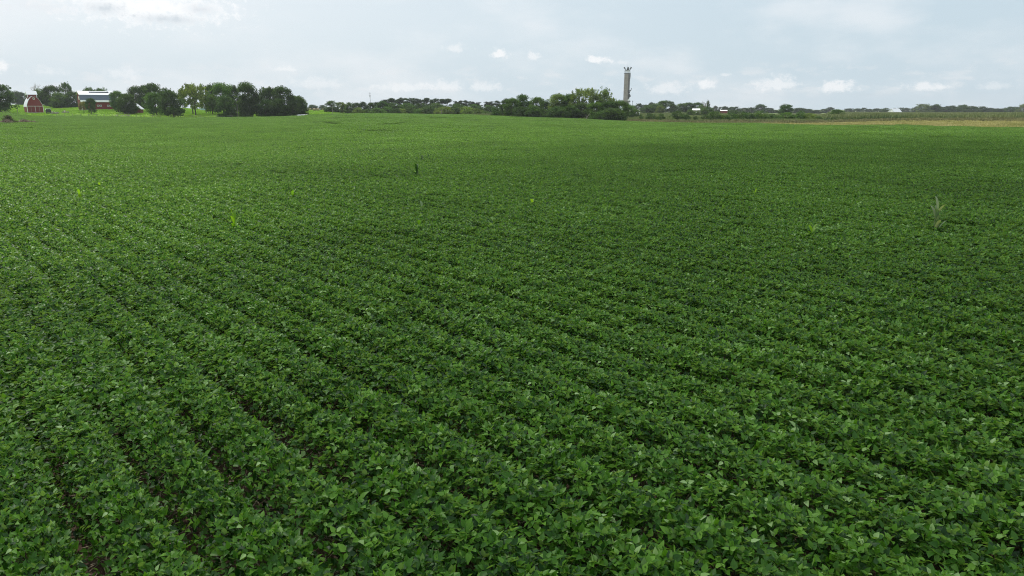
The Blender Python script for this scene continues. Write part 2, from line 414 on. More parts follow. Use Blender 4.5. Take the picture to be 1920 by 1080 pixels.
d = np.hypot(cx, cy); ppx = pxof(cx, np.maximum(cy, 1))
keep = (cy > -7) & (np.abs(cx) < np.maximum(cy, 0) * .86 + 10) & (cy < edge(ppx) - 1.5)
cx, cy, d, bx_, by_ = cx[keep], cy[keep], d[keep], bx_[keep], by_[keep]
far = d > rng.uniform(70, 115, len(d))
rz0 = ROWA
n = far.sum(); fx, fy = cx[far], cy[far]
P.append(np.stack([fx, fy, ground(fx, fy)], -1)); flip = rng.integers(0, 2, n) * math.pi
ROT.append(np.stack([0 * fx, 0 * fx, rz0 + flip], -1))
SCL.append(np.stack([np.full(n, 1.04), np.full(n, 1.03), 1 + .07 * vnoise(fx / 6, fy / 6) + rng.normal(0, .05, n)], -1)); PICK.append(rng.integers(11, 15, n))
nx, ny = cx[~far], cy[~far]
for i in range(4):
    for j in range(2):
        a = (i - 1.5) * .762; b = (j - .5) * 1.5
        x = nx + a * NV[0] + b * U[0]; y = ny + a * NV[1] + b * U[1]; n = len(x)
        dd = np.hypot(x, y)
        w = 1.02 + .06 * vnoise(x / 2.1, y / 2.1) + .05 * vnoise(x / .8 + 3, y / .8) + rng.normal(0, .03, n)
        # the rows nearest the bottom left corner have not closed yet
        gap = (1 - sstep(-3.6, -.9, x)) * (1 - sstep(6.8, 12.5, dd))
        w = w - .27 * gap
        h = 1 + .06 * vnoise(x / 1.7, y / 3.) + rng.normal(0, .03, n) - .04 * gap
        sh = rng.normal(0, .02, n); x = x + sh * NV[0]; y = y + sh * NV[1]
        P.append(np.stack([x, y, ground(x, y)], -1)); ROT.append(np.stack([0 * x, 0 * x, rz0 + rng.integers(0, 2, n) * math.pi + rng.normal(0, .012, n)], -1))
        SCL.append(np.stack([w, np.full(n, 1.04), h], -1))
        PICK.append(np.where(dd < rng.uniform(18, 26, n), rng.integers(0, 6, n), rng.integers(6, 11, n)))
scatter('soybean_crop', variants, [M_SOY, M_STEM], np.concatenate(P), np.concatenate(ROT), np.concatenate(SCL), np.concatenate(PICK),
        'dense green soybean crop planted in rows across the whole field', 'soybeans')

# straw residue on the soil between the nearest rows
r = np.random.default_rng(5); mb = MB()
for i in range(12000):
    x = r.uniform(-11, 2.5); y = r.uniform(3.5, 15)
    a = r.uniform(0, math.pi); L = r.uniform(.04, .24); t = r.uniform(.003, .010); z0 = float(ground(x, y)) + r.uniform(.004, .03)
    dx, dy = math.cos(a) * L / 2, math.sin(a) * L / 2
    mb.tube((x - dx, y - dy, z0), (x + dx, y + dy, z0 + r.uniform(-.003, .025)), t, t * .7, 3)
tag(mb.build('straw_residue', M_STRAW), 'brown straw residue lying on the soil between the nearest rows', 'straw', kind='stuff')

# ------------------------------------------------------------------ weeds, meadow, far corn
def tuft(seed, n, w, h, lean, tlo, thi, blade=.12):
    r = np.random.default_rng(seed)
    V, Fs, T = [], [], []
    for i in range(n):
        x, y = r.uniform(-w / 2, w / 2, 2); a = r.uniform(0, 6.28); hh = h * r.uniform(.55, 1.1); b = blade * r.uniform(.6, 1.3)
        lx, ly = r.normal(0, lean, 2) * hh; dx, dy = math.cos(a) * b, math.sin(a) * b; k = len(V)
        V += [(x - dx * .5, y - dy * .5, 0), (x + dx * .5, y + dy * .5, 0), (x + lx + dx, y + ly + dy, hh * .75), (x + lx - dx, y + ly - dy, hh * .75), (x + lx * 1.4, y + ly * 1.4, hh)]
        Fs += [(k, k + 1, k + 2, k + 3), (k + 3, k + 2, k + 4)]; c = r.uniform(-.15, .15)
        T += [tlo + c, tlo + c, thi + c, thi + c, thi + c]
    return np.array(V), Fs, np.clip(T, 0, 1), [0] * len(Fs)
def field_scatter(name, var, mat, pxr, dfun0, dfun1, step, smin, smax, label, cat, prob=None, stretch=1.):
    r = np.random.default_rng(len(name) * 7)
    P = []
    y0, y1 = 150., 900.; y = y0
    while y < y1:
        xs = np.arange(xat(pxr[0], y), xat(pxr[1], y), step * stretch); xs = xs + r.uniform(-.5, .5, len(xs)) * step
        yy = y + r.uniform(-.5, .5, len(xs)) * step; px = pxof(xs, yy)
        ok = (yy > dfun0(px)) & (yy < dfun1(px))
        if prob is not None: ok &= r.random(len(xs)) < prob(xs, yy, px)
        P.append(np.stack([xs[ok], yy[ok]], -1)); y += step
    P = np.concatenate(P); n = len(P); s = r.uniform(smin, smax, n)
    return scatter(name, var, [mat], np.stack([P[:, 0], P[:, 1], ground(P[:, 0], P[:, 1]) - .02], -1),
                   np.stack([0 * s, 0 * s, r.uniform(0, 6.28, n)], -1), np.stack([s, s, s], -1), r.integers(0, len(var), n), label, cat, smooth=False)
TV = [tuft(400 + k, 50, 1.7, 1.0, .2, .1, .75, .06) for k in range(4)]
field_scatter('goldenrod_weeds', TV, M_GOLD, (1285, 2150), lambda p: edge(p) + .3, lambda p: edge(p) + (stripend(p) - edge(p)) * np.interp(p, [1200, 1300, 1500, 1700], [.25, .4, .65, .85]), 1.15, .45, .85,
              'band of yellow goldenrod and dry grass along the far right field edge', 'weeds')
field_scatter('brown_weeds', TV, M_BROWNW, (1180, 2150), lambda p: edge(p) + (stripend(p) - edge(p)) * np.interp(p, [1200, 1300, 1500, 1700], [.25, .4, .65, .85]), lambda p: stripend(p) + 4, 1.3, .7, 1.3,
              'brown weedy verge behind the yellow goldenrod band', 'weeds')
field_scatter('meadow_grass', TV, M_OLIVE, (880, 1600), lambda p: np.where(p > 1180, stripend(p) + 3, edge(p) + 4), lambda p: 0 * p + 620, 2.6, .45, .9,
              'olive meadow grass beyond the woodlot and the weedy verge', 'meadow grass')
field_scatter('lawn_grass', [tuft(440 + k, 30, 2.2, .22, .3, .2, .8, .16) for k in range(3)], M_LAWN, (-120, 640), lambda p: edge(p) + .5, lambda p: 0 * p + 560, 2.2, .7, 1.5,
              'bright green farm lawn around the red barns', 'lawn')
CV = [tuft(460 + k, 90, 3.8, 2.3, .12, .1, .9, .075) for k in range(4)]
field_scatter('field_corn', CV, M_FCORN, (1560, 2150), lambda p: stripend(p) + 16, lambda p: 0 * p + 800, 3.3, .85, 1.1,
              'dull green corn field stretching below the far right trees', 'corn')

# ------------------------------------------------------------------ trees
def crown_mesh(name, seed, kind, nq=5200):
    r = np.random.default_rng(seed)
    lob = []
    if kind == 'pine':
        for i in range(34):
            h = r.uniform(.26, .97); rr = .40 * (1.10 - h) ** .45; a = r.uniform(0, 6.28); q = rr * r.uniform(.3, 1)
            lob.append((math.cos(a) * q, math.sin(a) * q, h, r.uniform(.08, .16), .55))
    else:
        lo, n, sr, mid = dict(oak=(.11, 52, (.10, .19), .50), tall=(.17, 52, (.10, .18), .55), airy=(.24, 40, (.07, .135), .6), shrub=(.08, 34, (.13, .22), .45), round=(.04, 54, (.12, .19), .48), mass=(.0, 64, (.08, .15), .5))[kind]
        skew = r.normal(0, .05, 2)
        for i in range(n):
            a = r.uniform(0, 6.28); h = lo + (1 - lo) * r.uniform(0, 1) ** .9
            t = (h - lo) / (1 - lo)
            env = .5 * (max(0., 1 - abs((t - .42) / .62) ** 2.2) ** .55 if kind != 'mass' else (1 - .93 * t ** 2.1) ** .6)
            if kind == 'airy': env *= r.uniform(.75, 1.05)
            s = r.uniform(*sr); q = max(0, env - s * .55) * r.uniform(0.2, 1) ** .45
            z = min(h, 1 - s * r.uniform(.45, 1.3))
            lob.append((math.cos(a) * q + skew[0] * t, math.sin(a) * q + skew[1] * t, max(z, lo * .8 + s * .3), s, r.uniform(.65, .95)))
        k_ = dict(oak=4, tall=0, airy=0, shrub=8, round=16, mass=6)[kind]
        for i in range(k_):      # skirt of foliage reaching the ground
            a = r.uniform(0, 6.28); q = r.uniform(.15, .46); s = r.uniform(.09, .14); lob.append((math.cos(a) * q, math.sin(a) * q, (.16 if kind == 'oak' else .05) + r.uniform(0, .16), s, .9))
        for i in range(22):      # small sprays that break the outline
            a = r.uniform(0, 6.28); t = r.uniform(.25, 1.); e_ = .5 * max(0., 1 - abs((t - .42) / .62) ** 2.2) ** .55 * r.uniform(.85, 1.08); s = r.uniform(.03, .065)
            lob.append((math.cos(a) * e_ + skew[0] * t, math.sin(a) * e_ + skew[1] * t, min(lo + (1 - lo) * t, 1.0) + r.uniform(-.03, .02), s, .9))
    sz = np.array([l[3] for l in lob]); pr = sz ** 2 * ((1.75 - np.array([l[2] for l in lob]) * 1.15) if kind in ('mass', 'round', 'shrub') else 1); pr /= pr.sum(); k = r.choice(len(lob), nq, p=pr)
    L = np.array(lob)[k]
    dirs = r.normal(0, 1, (nq, 3)); dirs /= np.linalg.norm(dirs, axis=1)[:, None]
    rad_ = r.random(nq) ** .38 * (1 + (r.random(nq) < .12) * r.uniform(0, .35, nq))
    off = dirs * (L[:, 3] * rad_)[:, None]; off[:, 2] *= L[:, 4]
    C = L[:, :3] + off; C[:, 2] = np.maximum(C[:, 2], .015)
    # leaf sprays: small bent quads, outward facing with scatter
    nrm = dirs * .8 + r.normal(0, .75, (nq, 3)); nrm /= np.linalg.norm(nrm, axis=1)[:, None]
    t1 = np.cross(nrm, r.normal(0, 1, (nq, 3))); t1 /= np.linalg.norm(t1, axis=1)[:, None]; t2 = np.cross(nrm, t1)
    s = r.uniform(.012, .026, nq)[:, None] * (1.15 if kind in ('shrub', 'round') else 1.)
    if kind == 'pine': s = s * .9
    else: s = s * (1.25 - .35 * C[:, 2:3])
    V = np.stack([C - t1 * s, C - t2 * s * .7 + nrm * s * .3, C + t1 * s, C + t2 * s * .7 + nrm * s * .3], 1).reshape(-1, 3)
    f = np.arange(nq * 4).reshape(-1, 4)
    lt = r.uniform(.3, .7, len(lob))[k]
    T = np.repeat(np.clip(lt + r.normal(0, .16, nq), 0, 1), 4)
    me = bpy.data.meshes.new(name); me.from_pydata(V.tolist(), [], f.tolist())
    me.attributes.new('tint', 'FLOAT', 'POINT').data.foreach_set('value', T.astype(np.float32)); me.materials.append(M_TREE)
    return me, lob
def trunk_mesh(name, seed, kind, lob):
    r = np.random.default_rng(seed); mb = MB()
    top = dict(pine=.9, oak=.5, tall=.6, airy=.6, shrub=.3, round=.45, mass=.4)[kind]; r0 = .032 if kind not in ('shrub',) else .02
    pts = [(0, 0, -.03)] + [(r.normal(0, .012), r.normal(0, .012), top * i / 4) for i in range(1, 5)]
    for i in range(4): mb.tube(pts[i], pts[i + 1], r0 * (1 - .2 * i) * (1.25 if i == 0 else 1), r0 * (1 - .2 * (i + 1)), 7)
    for q in sorted(lob, key=lambda l: -l[3])[:14 if kind != 'shrub' else 6]:
        j = 2 + int(r.integers(0, 3)); j = min(j, 4)
        while j > 1 and pts[j][2] > q[2]: j -= 1
        m = tuple((pts[j][i] + q[i]) / 2 + (.02 if i == 2 else 0) for i in range(3))
        mb.tube(pts[j], m, r0 * .4, r0 * .25, 5); mb.tube(m, q[:3], r0 * .25, r0 * .1, 4)
    me = bpy.data.meshes.new(name); me.from_pydata(mb.v, [], mb.f); me.materials.append(M_BARK)
    return me
TM = {}
for kind, n, nq in (('oak', 4, 9500), ('tall', 3, 7500), ('airy', 3, 4200), ('shrub', 4, 4200), ('round', 3, 8000), ('mass', 5, 9500), ('pine', 4, 4600)):
    TM[kind] = []
    for k in range(n):
        me, lob = crown_mesh('crown_' + kind, 900 + 17 * k + len(kind), kind, nq)
        TM[kind].append((me, trunk_mesh('trunk_' + kind, 500 + k, kind, lob)))
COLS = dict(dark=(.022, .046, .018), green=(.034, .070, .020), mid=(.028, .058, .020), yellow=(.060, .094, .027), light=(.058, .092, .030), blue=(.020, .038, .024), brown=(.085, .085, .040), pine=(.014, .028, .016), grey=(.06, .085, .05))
tcount = 0
WF = dict(mass=1.42, oak=1.25, tall=1.25, airy=1.3, round=1.28, shrub=1.3, pine=2.05)
def tree(px, wpx, top, y, kind, col, label, name=None, group=None, base=None):
    global tcount
    tcount += 1; r = np.random.default_rng(7000 + tcount)
    x = xat(px, y); z = float(ground(x, y))
    h = zat(top, y) - z
    w = wpx * y * math.cos(math.atan2(x, y)) / 1323.5 * WF[kind]
    nm = name or dict(pine='pine_tree', shrub='shrub').get(kind, 'broadleaf_tree')
    cat = dict(pine='pine', shrub='shrub').get(kind, 'tree')
    o = empty(nm, (x, y, z), 0, label, cat, group)
    me, tk = TM[kind][int(r.integers(0, len(TM[kind])))]
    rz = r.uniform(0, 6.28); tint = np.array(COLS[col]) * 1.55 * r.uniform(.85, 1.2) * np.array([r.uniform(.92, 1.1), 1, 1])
    for part, m_ in (('crown', me), ('trunk', tk)):
        c = bpy.data.objects.new(part, m_); COL.objects.link(c); c.parent = o; c.rotation_euler = (0, 0, rz); c.scale = (w, w, h)
        if part == 'crown': c.color = (*tint, 1)
        elif kind in ('airy', 'tall', 'oak', 'round'): c.scale = (min(w, h * .7),) * 2 + (h,)
    return o
T = tree
# --- farmyard, left
T(1,58,157,300,'oak','dark','big dark round tree cut off by the left edge of the picture')
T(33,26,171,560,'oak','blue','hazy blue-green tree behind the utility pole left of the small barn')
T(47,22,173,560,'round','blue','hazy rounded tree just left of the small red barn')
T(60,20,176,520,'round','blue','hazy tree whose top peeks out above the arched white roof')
T(80,30,167,400,'oak','mid','broad tree directly behind the small barn under the bare branches')
T(100,34,160,400,'oak','dark','rounded dense tree to the right of the small red barn')
T(115,34,172,392,'round','mid','lower tree in front of the grove between the two red barns')
T(128,24,155,430,'airy','dark','tall dark tree with a ragged double top between the two barns')
T(139,34,172,398,'round','dark','wide dark tree at the right end of the grove left of the big barn')
T(151,12,175,395,'tall','dark','narrow dark tree touching the left gable of the big barn')
T(174,26,164,400,'airy','dark','tree rising behind the left half of the big barn roof')
T(196,24,165,400,'airy','mid','tree rising behind the right half of the big barn roof')
T(157,17,190,317,'airy','brown','thin brownish-green tree in front of the left end of the big barn')
T(171,19,184,309,'tall','dark','small dark tree standing in front of the big barn wall')
T(215,10,196,330,'airy','brown','small sparse bush at the right corner of the big barn')
T(226,28,171,330,'oak','mid','tree touching the right end of the big barn')
T(240,34,175,316,'round','dark','dark bushy tree leaning over the small shed with white roof')
T(258,32,161,350,'oak','dark','tall dark tree behind the white-roofed shed')
T(275,26,160,352,'tall','mid','tall tree between the white-roofed shed and the lawn')
T(292,32,156,338,'tall','dark','tall tree with pointed dark top left of the lawn opening')
T(293,36,173,314,'oak','green','green low-branched tree on the lawn, left of the dark field edge tree')
T(318,22,164,345,'airy','dark','ragged tree top behind the dark field edge tree')
T(325,42,170,299,'oak','dark','dark tree with low branches right at the field edge, left of the yellowish tree')
T(343,20,171,375,'airy','mid','sparse tree with sky showing through, left of the yellowish tree')
T(366,48,156,316,'airy','yellow','yellowish open-crowned tree with bare trunk on the lawn')
T(361,30,160,330,'airy','light','light green crown behind the yellowish open tree')
T(386,20,158,345,'airy','mid','sparse tree just right of the yellowish open tree')
T(398,24,157,332,'tall','dark','dark tree with a flat top right of the yellowish tree')
T(398,30,176,322,'airy','green','small thin-stemmed tree under the dark flat-topped tree')
T(419,42,156,326,'oak','green','broad green-topped tree in the middle of the farm grove')
T(424,34,180,301,'round','dark','low dark tree at the field edge under the broad green-topped tree')
T(440,26,160,330,'tall','dark','dark tree left of the tallest tree of the farm grove')
T(452,16,178,330,'airy','blue','thin tree with sky gaps left of the tallest farm tree')
T(468,42,154,300,'oak','dark','tallest dark tree of the farm grove, beside the notch of sky')
T(460,24,176,298,'round','dark','low dark undergrowth tree below the tallest farm tree')
T(503,32,163,306,'tall','dark','tree just right of the notch of sky in the farm grove')
T(498,30,186,300,'round','dark','low dark tree at the foot of the grove right of the sky notch')
T(532,40,162,306,'oak','dark','broad dome-shaped tree near the right end of the farm grove')
T(526,34,184,299,'round','dark','low dark tree below the broad dome-shaped tree')
T(556,28,180,308,'oak','dark','tree sloping down near the right end of the farm grove')
T(567,20,185,312,'round','mid','last tree at the right end of the farm grove, above the white bales')
T(548,26,190,303,'round','dark','dark low tree beside the white wrapped bales')
T(586,17,196,520,'round','blue','small rounded tree on the hill above the round bales')
T(606,14,197,520,'round','blue','small flat tree on the hill just left of the long hedgerow')
# --- hedgerow in the middle
ORD = ['first','second','third','fourth','fifth','sixth','seventh','eighth','ninth','tenth','eleventh','twelfth','thirteenth','fourteenth','fifteenth','sixteenth','seventeenth','eighteenth','nineteenth','twentieth','twenty-first','twenty-second','twenty-third','twenty-fourth']
def series(rows, y, kind, fmt, group, jit=0):
    rr = np.random.default_rng(len(fmt))
    for i, q in enumerate(rows):
        px, w, top, col = q[:4]; yy = q[4] if len(q) > 4 else y
        T(px, w, top, yy + rr.uniform(-jit, jit), q[5] if len(q) > 5 else kind, col, fmt.format(ORD[i], dict(dark='dark', green='green', mid='mid green', yellow='yellow-green', light='pale green', blue='bluish', brown='brownish', pine='dark', grey='greyish')[col]), group=group)
series([(622,24,188.5,'dark'),(640,22,191,'light'),(655,16,191.5,'mid'),(668,20,192,'blue'),(682,20,191,'blue'),(697,18,192,'dark'),(708,18,191,'blue'),(719,22,189,'dark')],
       410,'mass','{0} of the hedgerow trees from its left end, {1} crown','trees at the left end of the hedgerow', 14)
series([(672,18,201,'yellow'),(690,20,204,'mid'),(709,26,202,'green'),(727,20,199,'green'),(741,20,202,'dark'),(753,20,203,'yellow'),(768,22,198,'dark'),(780,16,203,'green'),(793,20,203,'yellow'),(809,28,197,'dark'),
        (826,20,200,'light'),(838,20,199,'yellow'),(851,22,196,'dark'),(864,20,200,'yellow'),(876,20,199,'yellow'),(888,20,202,'light'),(898,18,203,'yellow'),(909,14,207,'green')],
       388,'shrub','{0} hedgerow shrub from the left below the pines, {1}','shrubs along the hedgerow below the pines', 9)
series([(724,20,187,'pine'),(736,17,184.5,'pine'),(747,16,186,'pine'),(757,16,184,'pine'),(768,18,185,'pine'),(780,17,184.5,'pine'),(791,13,187,'pine'),(801,15,184,'pine'),(811,12,186.5,'pine'),(819,12,185.5,'pine'),(829,16,186,'pine'),(839,16,185.5,'pine'),
        (854,11,190,'pine'),(865,14,189,'pine'),(875,14,189,'pine'),(885,14,190.5,'pine'),(897,13,192,'pine'),(912,12,191,'pine'),(922,12,190.5,'pine'),(933,14,189.5,'pine')],
       480,'pine','{0} from the left in the far row of {1} pines','pines in the far row behind the hedgerow', 12)
for px_, w_, t_ in ((738,26,194),(762,28,195),(790,28,196),(822,30,195),(858,26,196),(890,26,197),(918,22,199)):
    pass
series([(738,26,192,'dark'),(764,28,193.5,'mid'),(792,26,193.5,'dark'),(820,28,193,'mid'),(856,26,194,'dark'),(888,26,195,'mid'),(915,22,197,'dark')],
       440,'round','{0} of the {1} trees wedged between the pines and the hedgerow shrubs','trees between the pines and the shrubs', 8)
# --- woodlot in the centre
T(930,17,199,312,'shrub','dark','dark rounded shrub at the left foot of the woodlot')
T(948,22,185,318,'oak','dark','first woodlot tree from the left, dark with a spiky top')
T(959,28,184,306,'oak','green','green bushy woodlot tree near its left end')
T(982,26,177,312,'oak','green','woodlot tree with rounded light top, second peak from the left')
T(976,30,200,298,'shrub','dark','low dark bush at the woodlot foot under the second peak')
T(1006,26,182,310,'tall','green','woodlot tree with a small pointed peak in the middle')
T(999,28,198,296,'round','green','low green bush in the middle of the woodlot foot')
T(1022,20,189,312,'oak','dark','dark woodlot tree in the dip left of the broad crowns')
T(1022,28,203,293,'shrub','mid','low bush at the woodlot foot in the dip')
T(1047,34,176,304,'oak','light','broad pale woodlot crown left of the airy tall trees')
T(1065,28,177,302,'oak','green','broad green woodlot crown touching the airy tall trees')
T(1044,30,199,288,'round','dark','low dark tree in front of the broad pale crown')
T(1068,30,198,285,'round','mid','low mid green tree left of the fallen bare limb')
T(1087,33,165,296,'airy','light','leftmost of the three tall airy woodlot trees')
T(1110,36,165,292,'airy','light','middle one of the three tall airy woodlot trees')
T(1132,31,165,290,'airy','light','rightmost of the three tall airy woodlot trees')
T(1092,34,193,288,'oak','dark','dark filler tree below the leftmost airy tall tree')
T(1118,34,192,284,'oak','green','green tree below the middle airy tall tree')
T(1138,34,190,280,'oak','dark','dark tree below the rightmost airy tall tree')
T(1149,24,183,286,'airy','yellow','yellowish tree top at the right shoulder of the woodlot')
T(1162,28,188,280,'oak','mid','woodlot tree beside the foot of the concrete tower')
T(1124,34,206,274,'shrub','mid','low bush at the woodlot foot right of the fallen limb')
T(1147,40,202,271,'round','dark','very dark round tree at the right end of the woodlot')
T(1160,26,206,272,'shrub','dark','dark bush where the woodlot meets the dry strip')
T(1177,26,196,335,'oak','green','green tree hiding the foot of the concrete tower')
T(1190,18,203,380,'round','green','small tree just left of the white-roofed low shed')
# --- right middle
series([(1198,18,194,'blue'),(1211,18,196,'blue'),(1222,14,191.5,'blue')],700,'mass','{0} {1} tree from the left behind the white-roofed low shed','trees behind the white-roofed low shed',25)
T(1213,24,198,575,'oak','green','green tree above the right end of the low white shed')
T(1231,30,195,585,'oak','mid','tree on the meadow edge left of the tallest domed tree')
T(1249,34,188.5,590,'oak','mid','tallest domed tree on the meadow edge right of the tower')
T(1238,15,198,560,'round','light','small pale round tree in front of the domed tree')
T(1266,18,198,600,'round','blue','low tree right of the domed tree on the meadow edge')
T(1279,20,194,620,'oak','mid','left one of the wide trees above the small white roof')
T(1293,24,192.5,620,'oak','dark','middle one of the wide trees above the small white roof')
T(1306,22,192,625,'oak','dark','right one of the wide trees above the small white roof')
T(1317,18,197,570,'round','green','tree left below the dead snag on the meadow edge')
T(1328,20,200,540,'round','green','tree right below the dead snag on the meadow edge')
T(1295,13,205,455,'round','green','small round meadow tree below the small white roof')
T(1303,12,208,452,'shrub','green','shrub just right of the small round meadow tree')
T(1319,20,204,450,'round','mid','wider meadow tree below the dead snag')
T(1376,18,207,520,'round','mid','round meadow tree right of the low red building')
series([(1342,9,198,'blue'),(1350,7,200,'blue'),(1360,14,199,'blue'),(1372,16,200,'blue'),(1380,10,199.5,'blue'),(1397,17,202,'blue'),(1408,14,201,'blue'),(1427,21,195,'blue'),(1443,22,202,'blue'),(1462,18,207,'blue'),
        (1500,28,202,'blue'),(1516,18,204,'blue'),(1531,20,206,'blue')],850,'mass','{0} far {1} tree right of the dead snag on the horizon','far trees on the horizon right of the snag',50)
T(1473,23,195.5,480,'oak','dark','dark round tree standing above the shrub row right of centre')
series([(1204,7,214,'mid'),(1222,21,211.5,'dark'),(1241,12,212.5,'mid'),(1273,24,207,'mid'),(1286,16,215,'dark'),(1306,8,217,'dark'),(1324,15,214,'dark'),(1340,24,208,'mid'),(1354,14,214,'mid'),(1370,20,211,'mid'),(1388,22,208.5,'mid'),(1405,18,210,'mid'),(1413,14,213,'dark'),
        (1428,24,207,'green'),(1446,18,213,'mid'),(1459,14,216,'mid'),(1475,26,210,'green'),(1492,18,214,'mid'),(1503,16,207,'green'),(1519,20,212,'yellow'),(1534,18,218,'mid')],
       292,'shrub','{0} shrub from the left along the brown verge right of the woodlot, {1}','shrubs along the brown verge',5)
# --- far right
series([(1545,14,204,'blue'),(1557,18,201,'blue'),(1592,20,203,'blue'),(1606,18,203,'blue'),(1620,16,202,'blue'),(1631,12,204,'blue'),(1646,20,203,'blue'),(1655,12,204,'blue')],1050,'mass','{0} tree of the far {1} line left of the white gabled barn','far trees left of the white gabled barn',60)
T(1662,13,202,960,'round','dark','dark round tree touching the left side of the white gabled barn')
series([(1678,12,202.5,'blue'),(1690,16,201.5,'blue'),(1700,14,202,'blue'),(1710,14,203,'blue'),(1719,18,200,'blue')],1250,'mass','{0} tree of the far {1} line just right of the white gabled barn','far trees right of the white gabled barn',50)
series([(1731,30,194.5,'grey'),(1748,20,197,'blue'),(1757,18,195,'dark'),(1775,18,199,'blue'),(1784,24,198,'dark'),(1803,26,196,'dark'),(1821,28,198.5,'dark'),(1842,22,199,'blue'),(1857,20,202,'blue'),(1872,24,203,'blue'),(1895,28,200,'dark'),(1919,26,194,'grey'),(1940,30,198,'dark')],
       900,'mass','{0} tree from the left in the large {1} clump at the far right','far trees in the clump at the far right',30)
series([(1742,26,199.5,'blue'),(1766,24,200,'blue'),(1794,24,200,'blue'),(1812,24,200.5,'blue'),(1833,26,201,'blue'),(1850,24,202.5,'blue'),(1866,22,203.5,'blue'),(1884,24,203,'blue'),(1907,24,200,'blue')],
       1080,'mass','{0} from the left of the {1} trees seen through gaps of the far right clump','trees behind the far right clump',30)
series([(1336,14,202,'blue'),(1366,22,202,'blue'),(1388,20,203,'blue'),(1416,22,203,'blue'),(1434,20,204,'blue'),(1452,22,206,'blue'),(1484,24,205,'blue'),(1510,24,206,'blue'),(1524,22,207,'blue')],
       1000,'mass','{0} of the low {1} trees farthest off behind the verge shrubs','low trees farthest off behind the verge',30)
T(1571,27,205,330,'round','mid','lone rounded bush on the verge left of the corn field')
T(1592,11,216.5,300,'shrub','dark','small ragged bush right of the lone rounded bush')
T(1605,5,219,300,'shrub','dark','tiny bush between the ragged bush and the next one')
T(1634,15,214,305,'shrub','mid','medium bush in front of the corn, below the far tree line')
T(1659,7,216,300,'shrub','grey','thin greyish bush in front of the white gabled barn')
T(1673,5,219,300,'shrub','dark','tiny dark bush below the white gabled barn')

def bare(px, bpy_, top, y, spread, label, seed, lean=0, name='dead_tree', leafy=None):
    r = random.Random(seed); x = xat(px, y); z = float(ground(x, y)); H = zat(top, y) - z
    o = empty(name, (x, y, z), 0, label, 'dead tree'); mb = MB(); br = MB()
    mb.tube((0, 0, -.2), (lean * .3, 0, H * .5), H * .025, H * .016); mb.tube((lean * .3, 0, H * .5), (lean * .6, 0, H * .8), H * .016, H * .008)
    mb.build('trunk', M_BARE, o)
    for i in range(16):
        t = r.uniform(.4, .8); a = r.uniform(-1, 1) * spread; p = (lean * .6 * t, 0, H * t); q = (p[0] + a * .55, r.uniform(-.4, .4) * spread, H * (t + r.uniform(.08, .16)))
        e = (p[0] + a, q[1] * 1.5, min(H, q[2] + H * r.uniform(.02, .12)))
        br.tube(p, q, H * .009, H * .006, 4); br.tube(q, e, H * .006, H * .003, 4); br.tube(q, (e[0] - a * .2, e[1], e[2] + H * .05), H * .005, H * .002, 4)
    br.build('branches', M_BARE, o); return o
bare(72, 0, 156, 402, 3.2, 'bare grey dead tree top above the small red barn', 3)
bare(1322, 0, 189, 540, 3.6, 'dead snag with a few limbs sticking up right of the small white roof', 5)
c = T(1326, 8, 188, 541, 'airy', 'dark', 'ragged leafy remnant on top of the dead snag')
# fallen limb at the woodlot, fallen branches by the shed
x = xat(1098, 282); y = 272.; x = xat(1098, y); z = float(ground(x, y))
o = empty('fallen_limb', (x, y, z), 0, 'pale bare fallen limb leaning at the foot of the woodlot', 'fallen limb'); mb = MB()
mb.tube((0,0,0),(.7,0,1.5),.18,.13).tube((.7,0,1.5),(1.6,0,2.7),.13,.07).tube((.7,0,1.5),(-.1,.1,2.3),.09,.05).tube((-.4,0,.1),(-3,.2,.7),.1,.05).build('limb', M_BARE, o)
x, y = xat(228, 303), 303.; z = float(ground(x, y)); o = empty('fallen_branch', (x, y, z), 0, 'grey fallen branches lying in the shade right of the big barn', 'fallen branch'); mb = MB(); rr = random.Random(4)
for i in range(22):
    a = rr.uniform(-3.5, 3.5); mb.tube((a, rr.uniform(-1, 1), rr.uniform(0, .3)), (a + rr.uniform(-2, 2), rr.uniform(-1, 1), rr.uniform(.2, 1.4)), .08, .03, 4)
mb.build('branches', M_BARE, o)

# dry brush patch in the field at the far left
def brush(px, w, top, y, mat, label, seed):
    x = xat(px, y); z = float(ground(x, y)); h = zat(top, y) - z; r = np.random.default_rng(seed); W = w * y * .8 / 1323.5
    mb = MB(); n = 2600; vs = []; fs = []; tt = []
    for i in range(n):
        u = r.uniform(-.5, .5); v = r.normal(0, .25); e = max(.12, 1 - abs(u / .53) ** 3 - (v / .8) ** 4) * (.8 + .2 * math.sin(u * 13 + seed * 2))
        hh = h * e * r.uniform(.35, 1.) * (1 + .25 * math.sin(u * 14 + seed)); bx = u * W; by = v * 3.2; a = r.uniform(0, 6.28); b = r.uniform(.03, .09)
        lx, ly = r.normal(0, .25, 2); k = len(vs); dx, dy = math.cos(a) * b, math.sin(a) * b; z0 = max(0, hh - r.uniform(.3, .9))
        vs += [(bx - dx, by - dy, z0), (bx + dx, by + dy, z0), (bx + lx + dx, by + ly + dy, hh), (bx + lx - dx, by + ly - dy, hh)]; fs.append((k, k + 1, k + 2, k + 3)); t_ = r.random(); tt += [t_] * 4
    o = meshobj('brush_patch', vs, fs, mat, attrs=dict(tint=tt), loc=(x, y, z)); tag(o, label, 'brush'); return o
M_OLBR = weedmat('green_brush', [(0, (.05, .06, .02)), (.5, (.10, .11, .035)), (1, (.18, .16, .07))])
brush(12, 38, 218, 186, M_OLBR, 'olive green weedy brush clump at the left edge of the field', 1)
brush(45, 46, 223, 184, M_TAN, 'tan dry brush clump right of the olive one in the field', 2)
brush(6, 30, 225.5, 182, M_TAN, 'low tan dry brush cut by the left picture edge', 6)

